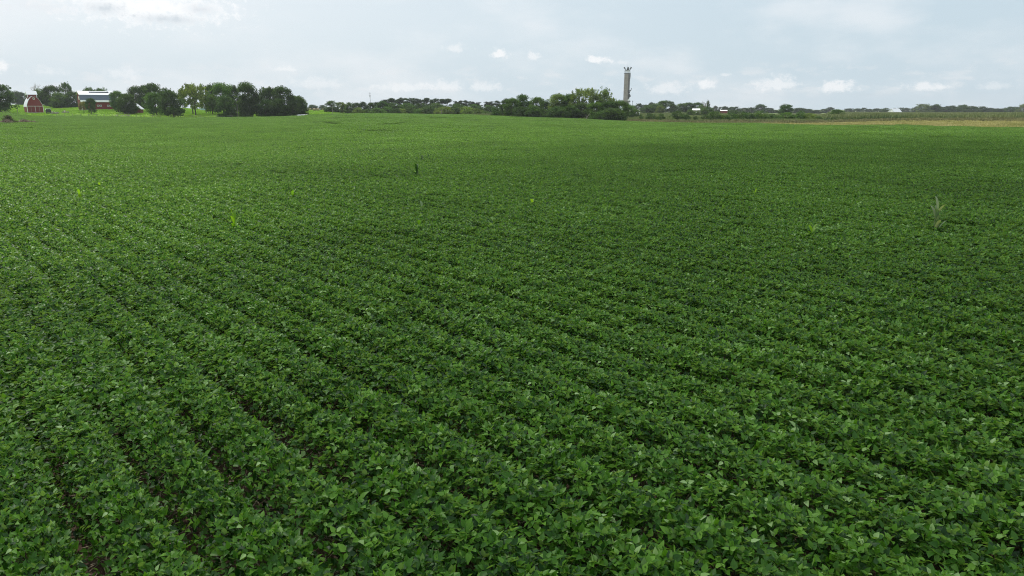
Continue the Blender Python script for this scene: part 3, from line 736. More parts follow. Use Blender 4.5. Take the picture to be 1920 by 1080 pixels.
# ------------------------------------------------------------------ volunteer corn in the soybeans
def corn(px, top, bpy_, label, col='corn', n=7, wide=1., seed=0):
    x, y = hit(px, bpy_, .62); r = random.Random(seed + px); z0 = float(ground(x, y)); H = zat(top, y) - z0
    o = empty('corn_plant', (x, y, z0), r.uniform(0, 6.28), label, 'corn plant', 'stray corn plants in the soybeans')
    mat = dict(corn=M_CORN, pale=M_CORNPALE, dark=M_CORNDARK)[col]
    MB().tube((0, 0, -.05), (.01, 0, H * .55), .014, .011).tube((.01, 0, H * .55), (.0, .02, H * .86), .011, .005).build('stalk', mat, o, True)
    for i in range(n):
        t = .34 + .5 * i / n; a = (i % 2) * math.pi + r.uniform(-.6, .6); L = H * r.uniform(.26, .42); up = r.uniform(1.15, 1.5) / wide ** .5 if i > n - 5 else r.uniform(1.0, 1.35) / wide ** .5
        vs = []; fs = []; K = 7
        for k in range(K + 1):
            s = k / K; rad_ = L * (math.cos(up) * s + .12 * s * s); zz = H * t + L * (math.sin(up) * s - .26 * s ** 3); wd = .036 * (1 + .5 * wide) * math.sin(math.pi * (s * .82 + .14)) ** .8
            if k == K: wd = .003
            for sg in (-1, 0, 1): vs.append((math.cos(a) * rad_ - math.sin(a) * wd * sg, math.sin(a) * rad_ + math.cos(a) * wd * sg, zz + abs(sg) * wd * .5))
        for k in range(K):
            for q in (0, 1): fs.append((k * 3 + q, k * 3 + q + 1, k * 3 + q + 4, k * 3 + q + 3))
        meshobj('leaf', vs, fs, mat, o, True, attrs=dict(tint=[r.uniform(.2, .9)] * len(vs)))
    return o
corn(474,392,421,'tall bright corn plant, the right one of the pair left of centre', n=9)
corn(441,396,432,'slender green corn plant, the left one of the pair left of centre', n=8)
corn(592,428,444,'low yellowish corn plant right of the bright pair', n=4)
corn(150,356,372,'small corn plant among the beans at the far left', n=5)
corn(188,340,352,'tiny corn plant behind the far left one', n=5)
corn(549,355,372,'faint small corn plant above and right of the bright pair', n=5)
corn(782,306,334,'dark thin corn plant silhouetted near the centre', 'dark', n=7)
corn(791,288,302,'small dark corn sprout, left of a close pair far off', 'dark', n=5)
corn(805,288,302,'small dark corn sprout, right of a close pair far off', 'dark', n=5)
corn(630,290,298,'yellow-green corn sprout far off left of the dark ones', n=5)
corn(793,378,400,'pale tasselled corn plant with two thin tips near the centre', 'pale', n=4)
corn(786,410,426,'leafy green corn plant below the pale tasselled one', n=5)
corn(998,371,384,'low bright corn plant with spread leaves in the centre', n=6, wide=1.5)
corn(897,388,396,'faint pale sprout left of the spread-leaved corn plant', 'pale', n=4)
corn(1415,351,369,'small upright corn plant right of centre, farthest of three', n=5)
corn(1356,384,396,'short bright corn tuft, middle one of three right of centre', n=5)
corn(1363,432,446,'narrow v-shaped corn plant, nearest of three right of centre', n=4)
corn(1521,420,446,'bushy bright corn plant standing right of the v-shaped one', n=9, wide=1.4)
corn(1741,287,293,'bright yellow-green corn tip far off on the right', n=5)
corn(1680,330,338,'faint small corn plant far right behind the tall pale one', n=4)
corn(1752,378,436,'tall pale greyish corn plant on the right of the field', 'pale', n=11)
corn(1757,396,436,'second pale stalk leaning right beside the tall greyish corn', 'pale', n=6)
corn(1109,300,306,'tiny corn sprout far off right of centre', n=4)
corn(1434,258,264,'tiny dark corn sprout near the far edge on the right', 'dark', n=4)

# ------------------------------------------------------------------ buildings
def at(px, y, turn=0, name='', label='', cat='', group=None, dz=0):
    x = xat(px, y); z = float(ground(x, y)); a = math.atan2(x, y)
    return empty(name, (x, y, z + dz), -a + R(turn), label, cat, group)
def window(parent, cx, cz, yf, w, h, mat=M_WHITE, muntin=True):
    t = .12; f = MB(); d0, d1 = yf - .08, yf + .02
    f.box(cx - w/2, cx + w/2, d0, d1, cz + h/2 - t, cz + h/2).box(cx - w/2, cx + w/2, d0, d1, cz - h/2, cz - h/2 + t)
    f.box(cx - w/2, cx - w/2 + t, d0, d1, cz - h/2 + t, cz + h/2 - t).box(cx + w/2 - t, cx + w/2, d0, d1, cz - h/2 + t, cz + h/2 - t)
    if muntin: f.box(cx - .03, cx + .03, d0 + .02, d1, cz - h/2 + t, cz + h/2 - t)
    wf = f.build('window', mat, parent)
    MB().box(cx - w/2 + t, cx + w/2 - t, yf - .03, yf - .01, cz - h/2 + t, cz + h/2 - t).build('pane', M_GLASS, wf)
# small arched crib barn
o = at(66.5, 320, 9, 'crib_barn', 'small red barn with white arched roof and a white cupola', 'barn')
W, H, EV, D = 6.1, 7.35, 3.0, 8.0; hw = W / 2
def arch(hw_, ev, top, n=9):
    pts = [(-hw_, ev)]
    for i in range(1, 2 * n):
        t = i / (2 * n); s = -1 + 2 * t; a = abs(s)
        zz = ev + (top - ev) * (1 - a ** 1.9) ** .80
        pts.append((hw_ * s, zz))
    pts.append((hw_, ev)); return pts
ap = arch(hw, EV, H)
MB().prism([(-hw, 0)] + ap + [(hw, 0)], 0, D).build('wall', M_RED, o)
MB().box(-hw - .08, hw + .08, -.08, D + .08, -.7, .28).build('foundation', M_FOUND, o)
ro = arch(hw + .13, EV - .25, H + .09)
ri = arch(hw + .04, EV - .25, H + .04)
MB().prism(ro + ri[::-1], -.08, D + .2).build('roof', M_METAL, o)
t_ = MB().box(-hw - .02, hw + .02, -.10, -.01, 2.97, 3.11)
t_.build('trim_band', M_WHITE, o)
for xx in (-1.55, 0, 1.55): MB().box(xx - .05, xx + .05, -.09, -.01, .3, 2.94).build('batten', M_JUNK if xx else M_WHITE, o)
for xx in (-hw, hw): MB().box(xx - .09, xx + .09, -.12, .15, .29, 2.94).build('corner_board', M_WHITE, o)
for x0, x1 in ((-2.6, -1.7), (-1.4, -.2), (.2, 1.4), (1.7, 2.6)): MB().box(x0, x1, -.05, -.005, .35, 2.8).build('door', M_RED, o)
window(o, 0, 6.35, -.02, .7, .85)
cu = MB().box(-1.75, 1.75, 2.6, 5.2, 6.0, 8.2).build('cupola', M_RED, o)
for xx in (-1.75, 1.75): MB().box(xx - .12, xx + .12, 2.48, 2.62, 6.9, 8.2).build('corner_board', M_WHITE, cu)
MB().prism([(2.1, 8.15), (3.9, 9.75), (5.7, 8.15), (5.7, 8.0), (2.1, 8.0)], -2.05, 2.05, 'x').build('cupola_roof', M_METAL, cu)
# farm trailer beside it
o = at(90.5, 316, 4, 'trailer', 'small dark trailer with a white top parked right of the small barn', 'trailer')
MB().prism([(-.95, .5), (-.95, 1.7), (-.75, 1.95), (.75, 1.95), (.95, 1.7), (.95, .5)], 0, 2.6).build('body', M_DARK, o)
MB().prism([(-1.0, 1.72), (-.8, 2.02), (.8, 2.02), (1.0, 1.72), (1.0, 1.85), (.8, 2.15), (-.8, 2.15), (-1.0, 1.85)], -.08, 2.7).build('cover', M_WHITE, o)
for sx in (-.8, .8):
    for yy in (.5, 2.0): MB().tube((sx - .12, yy, .4), (sx + .12, yy, .4), .4, .4, 14).build('wheel', M_DARK, o)
# junk pile
def pile(px, w, y, label, seed, h=1.3):
    o = at(px, y, 0, 'scrap_pile', label, 'scrap pile'); r = random.Random(seed); W = w * y * .83 / 1323.5; mb = MB()
    for i in range(int(W * 7)):
        a = r.uniform(-W/2, W/2); L = r.uniform(.5, 2.2); M = Matrix.Translation((a, r.uniform(-1.5, 1.5), r.uniform(.1, h * .6))) @ Matrix.Rotation(r.uniform(-3, 3), 4, 'Z') @ Matrix.Rotation(r.uniform(-.6, .6), 4, 'Y')
        mb.box(-L/2, L/2, -.12, .12, -.06, .06 + r.random() * .3, M)
    mb.build('boards', M_JUNK, o); return o
pile(104, 15, 312, 'pile of grey boards just right of the trailer', 1, 1.2)
pile(122, 10, 316, 'smaller heap of pale scrap right of the board pile', 2, 1.5)
# big gambrel barn
o = at(187.5, 343, 11, 'gambrel_barn', 'large red barn with grey and white gambrel roof', 'barn')
L, WD, EV = 14.6, 9.6, 4.5; hl = L / 2
prof = [(0, 0), (0, EV), (1.5, 6.9), (WD/2, 8.45), (WD - 1.5, 6.9), (WD, EV), (WD, 0)]
MB().prism(prof, -hl, hl, 'x').build('wall', M_RED, o)
def slab(p, q, t=.16, e=.45):
    dx, dz = q[0] - p[0], q[1] - p[1]; l = math.hypot(dx, dz); nx_, nz_ = -dz / l * t, dx / l * t
    return [(p[0], p[1] + .01), (q[0], q[1] + .01), (q[0] + nx_, q[1] + nz_ + .01), (p[0] + nx_, p[1] + nz_ + .01)]
rf = MB(); rf.prism(slab((-.26, EV - .42), (1.45, 6.92)), -hl - .45, hl + .45, 'x'); rf.prism(slab((WD - 1.45, 6.92), (WD + .26, EV - .42)), -hl - .45, hl + .45, 'x')
rfo = rf.build('roof', M_GREYROOF, o)
ru = MB(); ru.prism(slab((1.28, 6.85), (WD/2, 8.6), .2), -hl - .5, hl + .5, 'x'); ru.prism(slab((WD/2, 8.6), (WD - 1.28, 6.85), .2), -hl - .5, hl + .5, 'x'); ru.build('upper_roof', M_METALGREY, o)
MB().prism(slab((-.56, EV - .95), (-.14, EV - .1), .22), -hl - .5, hl + .5, 'x').build('eave', M_WHITE, o)
MB().box(-hl + 4.2, hl - 1.9, WD/2 - 1.5, WD/2 - 1.1, 8.05, 8.5).build('ridge_vent', M_DARK, o)
MB().tube((hl - 2.2, WD/2, 8.9), (hl - 2.2, WD/2, 10.1), .14).build('vent_pipe', M_GALV, o)
for sx in (-1, 1): MB().box(sx * hl - (.12 if sx < 0 else .02), sx * hl + (.02 if sx < 0 else .12), -.10, .14, .2, EV - .9).build('corner_board', M_WHITE, o)
MB().prism([(-.1, -1.2), (-.1, .18), (WD + .1, .18), (WD + .1, -1.2)], -hl - .1, hl + .1, 'x').build('foundation', M_FOUND, o)
for cx in (-.55, .55, 3.75, 4.85): window(o, cx, 1.9, -.02, .9, .75)
wv = MB(); wv.box(-hl - .06, -hl - .005, 3.9, 5.7, 4.6, 6.2); wv.build('loft_door', M_WHITE, o)
# small shed with white roof right of barn
o = at(254, 322, -18, 'shed', 'small dark red shed with steep white roof half hidden by a tree', 'shed')
MB().box(-2.3, 2.0, 0, 4, -.8, 1.9).build('wall', M_REDD, o)
MB().prism([(-2.5, 1.9), (-2.3, 2.1), (-.4, 4.3), (2.6, 1.7), (2.4, 1.6), (-.4, 3.95)], -.25, 4.2).build('roof', M_METAL, o)
MB().box(-.9, .1, -.05, -.01, -.2, 1.6).build('door', M_DARK, o)
# pale blue shed seen between trunks
o = at(395, 430, 4, 'machine_shed', 'long pale blue shed glimpsed between the tree trunks on the lawn', 'shed')
MB().box(-5.5, 5.5, 0, 7, -1.2, 1.6).build('wall', M_BLUE, o)
MB().prism([(-.3, 1.6), (3.5, 3.0), (7.3, 1.6), (7.3, 1.5), (-.3, 1.5)], -5.8, 5.8, 'x').build('roof', M_METAL, o)
# low white-roofed shed beside the tower
o = at(1191, 450, 0, 'low_shed', 'low shed with bright white roof right of the concrete tower', 'shed')
MB().box(-2.7, 2.7, 0, 4.5, -.5, 1.1).build('wall', M_JUNK, o)
MB().prism([(-.4, .95), (-.4, 1.1), (2.2, 2.25), (4.8, 1.1), (4.8, .95)], -3.1, 3.1, 'x').build('roof', M_WHITE, o)
# small white roof in the trees
o = at(1306, 560, 6, 'farmhouse', 'small building with white roof among meadow trees', 'building', dz=1.0)
MB().box(-3.2, 3.2, 0, 6, -2, 1.9).build('wall', M_JUNK, o)
MB().prism([(-.4, 1.8), (-.4, 1.95), (3, 3.1), (6.4, 1.95), (6.4, 1.8)], -3.0, 3.0, 'x').build('roof', M_WHITE, o)
MB().box(-.5, .5, -.06, -.01, -.2, 1.4).build('door', M_WHITE, o)
o = at(1357, 580, -6, 'red_shed', 'low red building with white roof behind the verge shrubs', 'building', dz=.9)
MB().box(-2.6, 2.6, 0, 6, -1, 1.5).build('wall', M_RED, o)
MB().prism([(-.4, 1.5), (-.4, 1.65), (3, 2.2), (6.4, 1.65), (6.4, 1.5)], -2.8, 2.8, 'x').build('roof', M_WHITE, o)
# white gabled barn, far right
o = at(1676.5, 850, -38, 'white_barn', 'large white gabled barn on the horizon at the right', 'barn')
MB().box(-4.6, 4.6, -5, 8, -1, 2.0).build('wall', M_WHITE, o)
MB().prism([(-4.6, 2.0), (0, 6.2), (4.6, 2.0)], -5, 8).build('gable', M_WHITE, o)
MB().prism([(-4.9, 1.9), (0, 6.35), (4.9, 1.9), (4.9, 2.15), (0, 6.65), (-4.9, 2.15)], -5.3, 8.3).build('roof', M_METAL, o)
MB().box(-1.5, 1.5, -5.06, -5.01, -.5, 2.6).build('door', M_GALV, o)
o = at(1710, 900, 3, 'long_shed', 'long low pale shed right of the white gabled barn', 'shed')
MB().box(-6.3, 6.3, 0, 6, -1, 1.3).build('wall', M_GALV, o)
MB().prism([(-.3, 1.25), (-.3, 1.4), (3, 2.0), (6.3, 1.4), (6.3, 1.25)], -6.6, 6.6, 'x').build('roof', M_WHITE, o)

# ------------------------------------------------------------------ concrete relay tower
TY = 900; x = xat(1173.5, TY); z0 = 0.
a = math.atan2(x, TY); TOPZ = zat(137.3, TY)
o = empty('relay_tower', (x, TY, z0), -a - R(24), 'tall concrete relay tower carrying horn antennas above the woodlot', 'tower')
s0, s1 = 2.95, 2.72   # half widths
def frust(mb, a0, a1, b0, b1, z0_, z1_):
    n = len(mb.v); mb.v += [(-a0,-b0,z0_),(a0,-b0,z0_),(a0,b0,z0_),(-a0,b0,z0_),(-a1,-b1,z1_),(a1,-b1,z1_),(a1,b1,z1_),(-a1,b1,z1_)]
    mb.f += [(n,n+3,n+2,n+1),(n+4,n+5,n+6,n+7),(n,n+1,n+5,n+4),(n+1,n+2,n+6,n+5),(n+2,n+3,n+7,n+6),(n+3,n,n+4,n+7)]; return mb
frust(MB(), s0, s1, s0, s1, -3, TOPZ).build('shaft', M_CONC, o)
j_ = MB()
for k in range(1, 12):
    zz = TOPZ * k / 12; w_ = s0 + (s1 - s0) * k / 12 + .03; j_.box(-w_, w_, -w_, w_, zz - .06, zz + .06)
j_.build('pour_joints', M_FOUND, o)
MB().box(-s1 - .45, s1 + .45, -s1 - .45, s1 + .45, TOPZ - .5, TOPZ + .15).build('platform', M_STEEL, o)
rl = MB()
for zz in (1.0, 1.9, 2.8):
    for sx in (-1, 1):
        rl.box(sx * (s1 + .3) - .05, sx * (s1 + .3) + .05, -s1 - .3, s1 + .3, TOPZ + zz, TOPZ + zz + .1); rl.box(-s1 - .3, s1 + .3, sx * (s1 + .3) - .05, sx * (s1 + .3) + .05, TOPZ + zz + .1, TOPZ + zz + .2)
for i in range(5):
    for sx in (-1, 1):
        q = -s1 - .3 + (2 * s1 + .6) * i / 4; rl.box(q - .06, q + .06, sx * (s1 + .3) - .06, sx * (s1 + .3) + .06, TOPZ + .15, TOPZ + 2.9); rl.box(sx * (s1 + .3) - .06, sx * (s1 + .3) + .06, q - .061, q + .061, TOPZ + .15, TOPZ + 2.91)
rl.build('railing', M_GALV, o)
MB().box(-s1 + .3, s1 - .3, -s1 + .3, s1 - .3, TOPZ + 3.3, TOPZ + 3.8).build('upper_deck', M_STEEL, o)
def horn(bx, by, ang, tilt, L=4.6):
    """horn antenna: square cone opening upward and outward"""
    q = len('x'); m = MB(); frust(m, .28, 1.05, .28, .85, 0, L)
    M = Matrix.Translation((bx, by, TOPZ + 3.7)) @ Matrix.Rotation(ang, 4, 'Z') @ Matrix.Rotation(tilt, 4, 'Y')
    m.v = [tuple(M @ Vector(p)) for p in m.v]
    h = m.build('horn_antenna', M_STEEL, o)
    n = MB(); n.tube((0, 0, -1.6), (0, 0, .1), .3, .3, 8); n.v = [tuple(M @ Vector(p)) for p in n.v]; n.build('waveguide', M_GALV, h)
A24 = R(24)
horn(-1.8, -1.0, A24, -.55, 4.1); horn(-.9, -.5, A24, .5, 4.2); horn(2.5, 1.6, A24, .45, 4.0)
d = MB(); d.tube((.9, 1.0, TOPZ + 4.9), (.9, -.2, TOPZ + 4.9), 1.35, 1.35, 16).build('drum_antenna', M_STEEL, o)
d = MB(); d.tube((1.8, -2.0, TOPZ + 1.8), (1.8, -2.7, TOPZ + 1.8), 1.0, 1.0, 16).build('drum_antenna', M_WHITE, o)
MB().tube((-.1, 0, TOPZ + 3.8), (-.1, 0, TOPZ + 12), .06, .03).build('lightning_rod', M_GALV, o)
MB().box(s1 + .03, s1 + .9, -1.9, 1.9, TOPZ - 6.5, TOPZ - .55).build('equipment_cage', M_STEEL, o)
br = MB(); br.box(s1 + .9, s1 + 2.4, -1.4, -1.25, TOPZ - 1.6, TOPZ - 1.4).box(s1 + .9, s1 + 2.4, -1.4, -1.25, TOPZ - 5.0, TOPZ - 4.8).box(s1 + 2.4, s1 + 2.55, -1.4, -1.25, TOPZ - 5.0, TOPZ - .4); br.build('bracket', M_GALV, o)
for yy in (-2.3, -.3, 1.6): MB().box(s0 + .02, s0 + .30, yy - .18, yy + .18, 0, TOPZ - 6.6).build('cable_tray', M_STEEL, o)
ld = MB()
for yy in (.35, .95): ld.box(s0 + .35, s0 + .43, yy, yy + .08, 0, TOPZ - 6.6)
for k in range(60): ld.box(s0 + .36, s0 + .42, .43, .95, k * (TOPZ - 7) / 60 + .3, k * (TOPZ - 7) / 60 + .4)
ld.build('ladder', M_GALV, o)
def side_antenna(zz, yy, r_, mat, ext=1.2):
    b_ = MB().box(s0, s0 + ext, yy - .1, yy + .1, zz - .1, zz + .1).build('mount', M_STEEL, o)
    c_ = MB().tube((s0 + ext, yy - .1, zz), (s0 + ext + .3, yy - .7, zz), r_, r_ * .9, 14).build('dish', mat, b_)
side_antenna(TOPZ * .32, -2.2, 1.25, M_WHITE); side_antenna(TOPZ * .25, .4, 1.0, M_WHITE); side_antenna(TOPZ * .46, -1.2, 1.3, M_STEEL); side_antenna(TOPZ * .42, 1.0, 1.3, M_STEEL)
for zz, ex in ((TOPZ * .55, 2.6), (TOPZ * .50, 1.2), (TOPZ * .385, 1.3)):
    b_ = MB().box(s0, s0 + ex, -1.6, 1.6, zz, zz + .9).build('side_platform', M_STEEL, o)
    MB().tube((s0 + ex, 0, zz + .5), (s0 + ex + 1.0, 0, zz + 3.2), .25, .55, 8).build('antenna', M_STEEL, b_)
side_antenna(TOPZ * .29, 1.6, 1.0, M_STEEL); MB().box(s0 + .02, s0 + 1.0, -2.4, -1.0, TOPZ * .12, TOPZ * .22).build('equipment_cabinet', M_STEEL, o)

# thin masts and poles
def mast(px, y, top, label, r0=.25, arms=(), name='radio_mast', cat='mast', mat=M_GALV, base=None):
    x = xat(px, y); z = float(ground(x, y)); H = zat(top, y) - z; o = empty(name, (x, y, z), 0, label, cat)
    MB().tube((0, 0, -.3), (0, 0, H), r0, r0 * .7, 8).build('pole', mat, o)
    for t, w_, d_ in arms: MB().box(-w_, w_, -d_ - r0, -r0, H * t, H * t + max(.16, d_)).build('crossarm' if name == 'utility_pole' else 'antenna', mat, o)
    return o
mast(695, 1100, 173.5, 'thin radio mast rising behind the hedgerow left of the pines', .35, ((.96, 1.6, .4), (.84, 1.3, .6), (.75, 1.0, .8)), mat=M_STEEL)
mast(1185.5, 1100, 189, 'short thin mast just right of the concrete tower', .35, ((.9, .7, .7), (.96, .5, .8)), mat=M_STEEL)
mast(30.3, 480, 183, 'grey utility pole against trees left of the small barn', .2, ((.93, .9, .1),), 'utility_pole', 'utility pole', M_POLE)
mast(32.5, 322, 194, 'short pole on the lawn left of the small barn', .13, (), 'utility_pole', 'utility pole', M_POLE)
mast(623, 360, 200, 'utility pole in front of the left end of the hedgerow', .16, ((.93, 1.0, .1),), 'utility_pole', 'utility pole', M_POLE)
mast(828, 365, 206.5, 'short utility pole in front of the hedgerow shrubs', .16, ((.93, .8, .1),), 'utility_pole', 'utility pole', M_POLE)
mast(1394, 600, 202, 'thin utility pole above the verge shrubs right of the red building', .18, ((.95, 1, .1),), 'utility_pole', 'utility pole', M_POLE)
mast(1340, 700, 199, 'utility pole carrying wires right of the dead snag', .2, ((.95, 1, .1),), 'utility_pole', 'utility pole', M_POLE)
mast(445, 300, 186, 'pale utility pole between dark trees of the farm grove', .16, (), 'utility_pole', 'utility pole', M_POLE)
# fence along the lawn
o = empty('wire_fence', (0, 0, 0), 0, 'wire fence with dark posts along the lawn at the field edge', 'fence')
pts = []
for px in list(range(4, 48, 14)) + list(range(104, 440, 15)):
    y = float(edge(px)) + 2.2; x = xat(px, y); z = float(ground(x, y)); h = 1.35 + .15 * math.sin(px)
    MB().tube((x, y, z - .2), (x + .05 * math.sin(px * 3), y, z + h), .09, .08, 6).build('post', M_POLE, o); pts.append((px, x, y, z + h * .85))
wr = MB()
for p, q in zip(pts, pts[1:]):
    if q[0] - p[0] < 20:
        for dz in (0, -.4): wr.tube((p[1], p[2], p[3] + dz), (q[1], q[2], q[3] + dz), .012, .012, 3)
wr.build('wire', M_GALV, o)
# bales
def bale(px, y, mat, label, wide, group, name, dz=0, turn=0):
    o = at(px, y, turn, name, label, 'bale', group); m = MB(); r_ = .8 if mat is M_BALE else .52; n = 20; prof = []
    for i in range(n): t = 2 * math.pi * i / n; prof.append((r_ * math.cos(t), r_ + r_ * math.sin(t) * .96))
    if mat is M_WRAP: m.prism(prof, -wide / 2, wide / 2, 'x')
    else:
        m.prism(prof, -wide / 2, wide / 2, 'x')
    m.build('bale_body', mat, o, False)
    e = MB()
    for sx in (-1, 1): e.tube((sx * wide / 2, 0, r_), (sx * (wide / 2 + .05), 0, r_), r_ * .8, r_ * .5, 14)
    e.build('bale_end', mat, o); return o
for i, (px, w_) in enumerate(((548, .9), (553.5, .8), (559.5, 1.5), (566, 1.1), (572, 1.6))):
    bale(px, 302, M_WRAP, '%s white wrapped bale from the left below the last farm trees' % ORD[i], w_, 'white wrapped bales at the field edge', 'wrapped_bale')
for i, (px, dpt) in enumerate(((574, 440), (581, 480), (589, 440), (596, 440), (606, 500))):
    bale(px, dpt, M_BALE, '%s round straw bale from the left on the hill behind the farm' % ORD[i], 1.5, 'round bales on the hill', 'round_bale', turn=20)

# ------------------------------------------------------------------ light
SUN_EL, SUN_AZ = R(56), R(-42)      # azimuth measured from +Y towards +X
sd = Vector((math.sin(SUN_AZ) * math.cos(SUN_EL), math.cos(SUN_AZ) * math.cos(SUN_EL), math.sin(SUN_EL)))
ld_ = bpy.data.lights.new('sun', 'SUN'); ld_.energy = 3.9; ld_.angle = R(.6); ld_.color = (1, .96, .88)
so = bpy.data.objects.new('sun', ld_); COL.objects.link(so); so.rotation_euler = sd.to_track_quat('Z', 'Y').to_euler(); so.location = (0, 0, 60)

# cloud out of view towards the sun, shaped to shade the near field
def cloud(gx, gy, rx, ry, alt, label, seed, dens=1.):
    c = Vector((gx, gy, 0)) + sd * (alt / sd.z); r = np.random.default_rng(seed)
    n, m_ = 64, 40; vs = []; fs = []
    for i in range(m_ + 1):
        t = i / m_ * math.pi
        for j in range(n):
            a_ = 2 * math.pi * j / n
            l = 1 + .07 * math.sin(3 * a_ + seed) + .05 * math.sin(7 * a_ + 2 * seed) + .05 * math.sin(5 * t + 4 * a_)
            z_ = math.cos(t); z_ = z_ * 26 if z_ > 0 else z_ * 6
            vs.append((rx * 1.25 * l * math.sin(t) * math.cos(a_), ry * 1.25 * l * math.sin(t) * math.sin(a_), z_ * (1 + .25 * math.sin(6 * a_) * math.sin(4 * t))))
    for i in range(m_):
        for j in range(n): fs.append((i * n + j, (i + 1) * n + j, (i + 1) * n + (j + 1) % n, i * n + (j + 1) % n))
    m, nt, b = newmat('cloud_vapour'); b.inputs['Base Color'].default_value = (.85, .87, .9, 1); b.inputs['Roughness'].default_value = 1
    tc = nt.nodes.new('ShaderNodeTexCoord').outputs['Object']; mp = nt.nodes.new('ShaderNodeMapping'); mp.inputs['Scale'].default_value = (1 / rx, 1 / ry, 0); nt.links.new(tc, mp.inputs['Vector'])
    ln = nt.nodes.new('ShaderNodeVectorMath'); ln.operation = 'LENGTH'; nt.links.new(mp.outputs[0], ln.inputs[0])
    nn = noise(nt, 2.2, 4, .55, mp.outputs[0])
    rr_ = mathn(nt, 'ADD', ln.outputs['Value'], mathn(nt, 'MULTIPLY', mathn(nt, 'SUBTRACT', nn, .5), .5))
    mr = nt.nodes.new('ShaderNodeMapRange'); mr.interpolation_type = 'SMOOTHSTEP'
    nt.links.new(rr_, mr.inputs[0]); mr.inputs[1].default_value = .72; mr.inputs[2].default_value = 1.18; mr.inputs[3].default_value = .55 * dens; mr.inputs[4].default_value = 0
    tr = nt.nodes.new('ShaderNodeBsdfTransparent'); mx = nt.nodes.new('ShaderNodeMixShader'); nt.links.new(mr.outputs[0], mx.inputs[0]); nt.links.new(tr.outputs[0], mx.inputs[1]); nt.links.new(b.outputs[0], mx.inputs[2])
    nt.links.new(mx.outputs[0], nt.nodes['Material Output'].inputs['Surface'])
    o = meshobj('cloud', vs, fs, m, smooth=True, loc=c); tag(o, label, 'cloud', kind='stuff'); return o
cloud(66, 16, 86, 84, 900, 'unseen cumulus cloud shading the near part of the field', 3)

# ------------------------------------------------------------------ sky
w = bpy.data.worlds.new('World'); sc.world = w; w.use_nodes = True; nt = w.node_tree; N = nt.nodes; bg = N['Background']
sky = N.new('ShaderNodeTexSky'); sky.sky_type = 'NISHITA'; sky.sun_disc = False; sky.sun_elevation = SUN_EL; sky.sun_rotation = SUN_AZ; sky.air_density = 1.2; sky.dust_density = 2.5
STR = .1; bg.inputs['Strength'].default_value = STR
tc = N.new('ShaderNodeTexCoord').outputs['Generated']; sx = N.new('ShaderNodeSeparateXYZ'); nt.links.new(tc, sx.inputs[0])
X_, Y_, Z_ = sx.outputs
AZ_ = mathn(nt, 'ARCTAN2', X_, Y_); EL_ = mathn(nt, 'ARCSINE', Z_)
def C(r_, g_, b_): return (r_ / STR, g_ / STR, b_ / STR)
cb = N.new('ShaderNodeCombineXYZ'); nt.links.new(AZ_, cb.inputs[0]); nt.links.new(mathn(nt, 'MULTIPLY', EL_, 2.6), cb.inputs[1])
V2 = cb.outputs[0]
# thin high veil: pale blue grey, whiter towards the sun on the left
wl = N.new('ShaderNodeMapRange'); wl.interpolation_type = 'SMOOTHSTEP'; nt.links.new(AZ_, wl.inputs[0]); wl.inputs[1].default_value = -.75; wl.inputs[2].default_value = .55; wl.inputs[3].default_value = 1; wl.inputs[4].default_value = 0
eh = N.new('ShaderNodeMapRange'); eh.interpolation_type = 'SMOOTHSTEP'; nt.links.new(EL_, eh.inputs[0]); eh.inputs[1].default_value = .0; eh.inputs[2].default_value = .13
veil = mixc(nt, mathn(nt, 'MULTIPLY', wl.outputs[0], mathn(nt, 'MULTIPLY_ADD', eh.outputs[0], .75, .25)), C(.45, .55, .62), C(.635, .685, .725))
n1 = noise(nt, 5, 6, .55, V2); mr = N.new('ShaderNodeMapRange'); mr.interpolation_type = 'SMOOTHSTEP'; nt.links.new(n1, mr.inputs[0]); mr.inputs[1].default_value = .42; mr.inputs[2].default_value = .70; mr.inputs[4].default_value = .7
col = mixc(nt, mr.outputs[0], veil, C(.66, .695, .73))
# high up some blue sky is mixed into the veil
hi = N.new('ShaderNodeMapRange'); nt.links.new(EL_, hi.inputs[0]); hi.inputs[1].default_value = .25; hi.inputs[2].default_value = 1.3; hi.inputs[3].default_value = .93; hi.inputs[4].default_value = .72
col = mixc(nt, hi.outputs[0], sky.outputs[0], col)
hb = N.new('ShaderNodeMapRange'); hb.interpolation_type = 'SMOOTHSTEP'; nt.links.new(EL_, hb.inputs[0]); hb.inputs[1].default_value = .22; hb.inputs[2].default_value = .7; hb.inputs[4].default_value = .7
col = mixc(nt, hb.outputs[0], col, C(.74, .78, .82))  # unseen upper sky whitened again to make up for lost ambient light
# low bank of distant cumulus
nb = noise(nt, 26, 7, .58, V2); band = N.new('ShaderNodeValToRGB'); e = band.color_ramp.elements; e[0].position = .0; e[0].color = (0,0,0,1); e[1].position = 1; e[1].color = (0,0,0,1)
for p_, c_ in ((.15, .0), (.35, 1.), (.6, .75), (.85, .1)): q = e.new(p_); q.color = (c_, c_, c_, 1)
nt.links.new(mathn(nt, 'MULTIPLY', EL_, 1 / .075), band.inputs[0])
m1 = N.new('ShaderNodeMapRange'); m1.interpolation_type = 'SMOOTHSTEP'; nt.links.new(nb, m1.inputs[0]); m1.inputs[1].default_value = .50; m1.inputs[2].default_value = .66
col = mixc(nt, mathn(nt, 'MULTIPLY', mathn(nt, 'MULTIPLY', m1.outputs[0], band.outputs[0]), .55), col, C(.635, .655, .675))
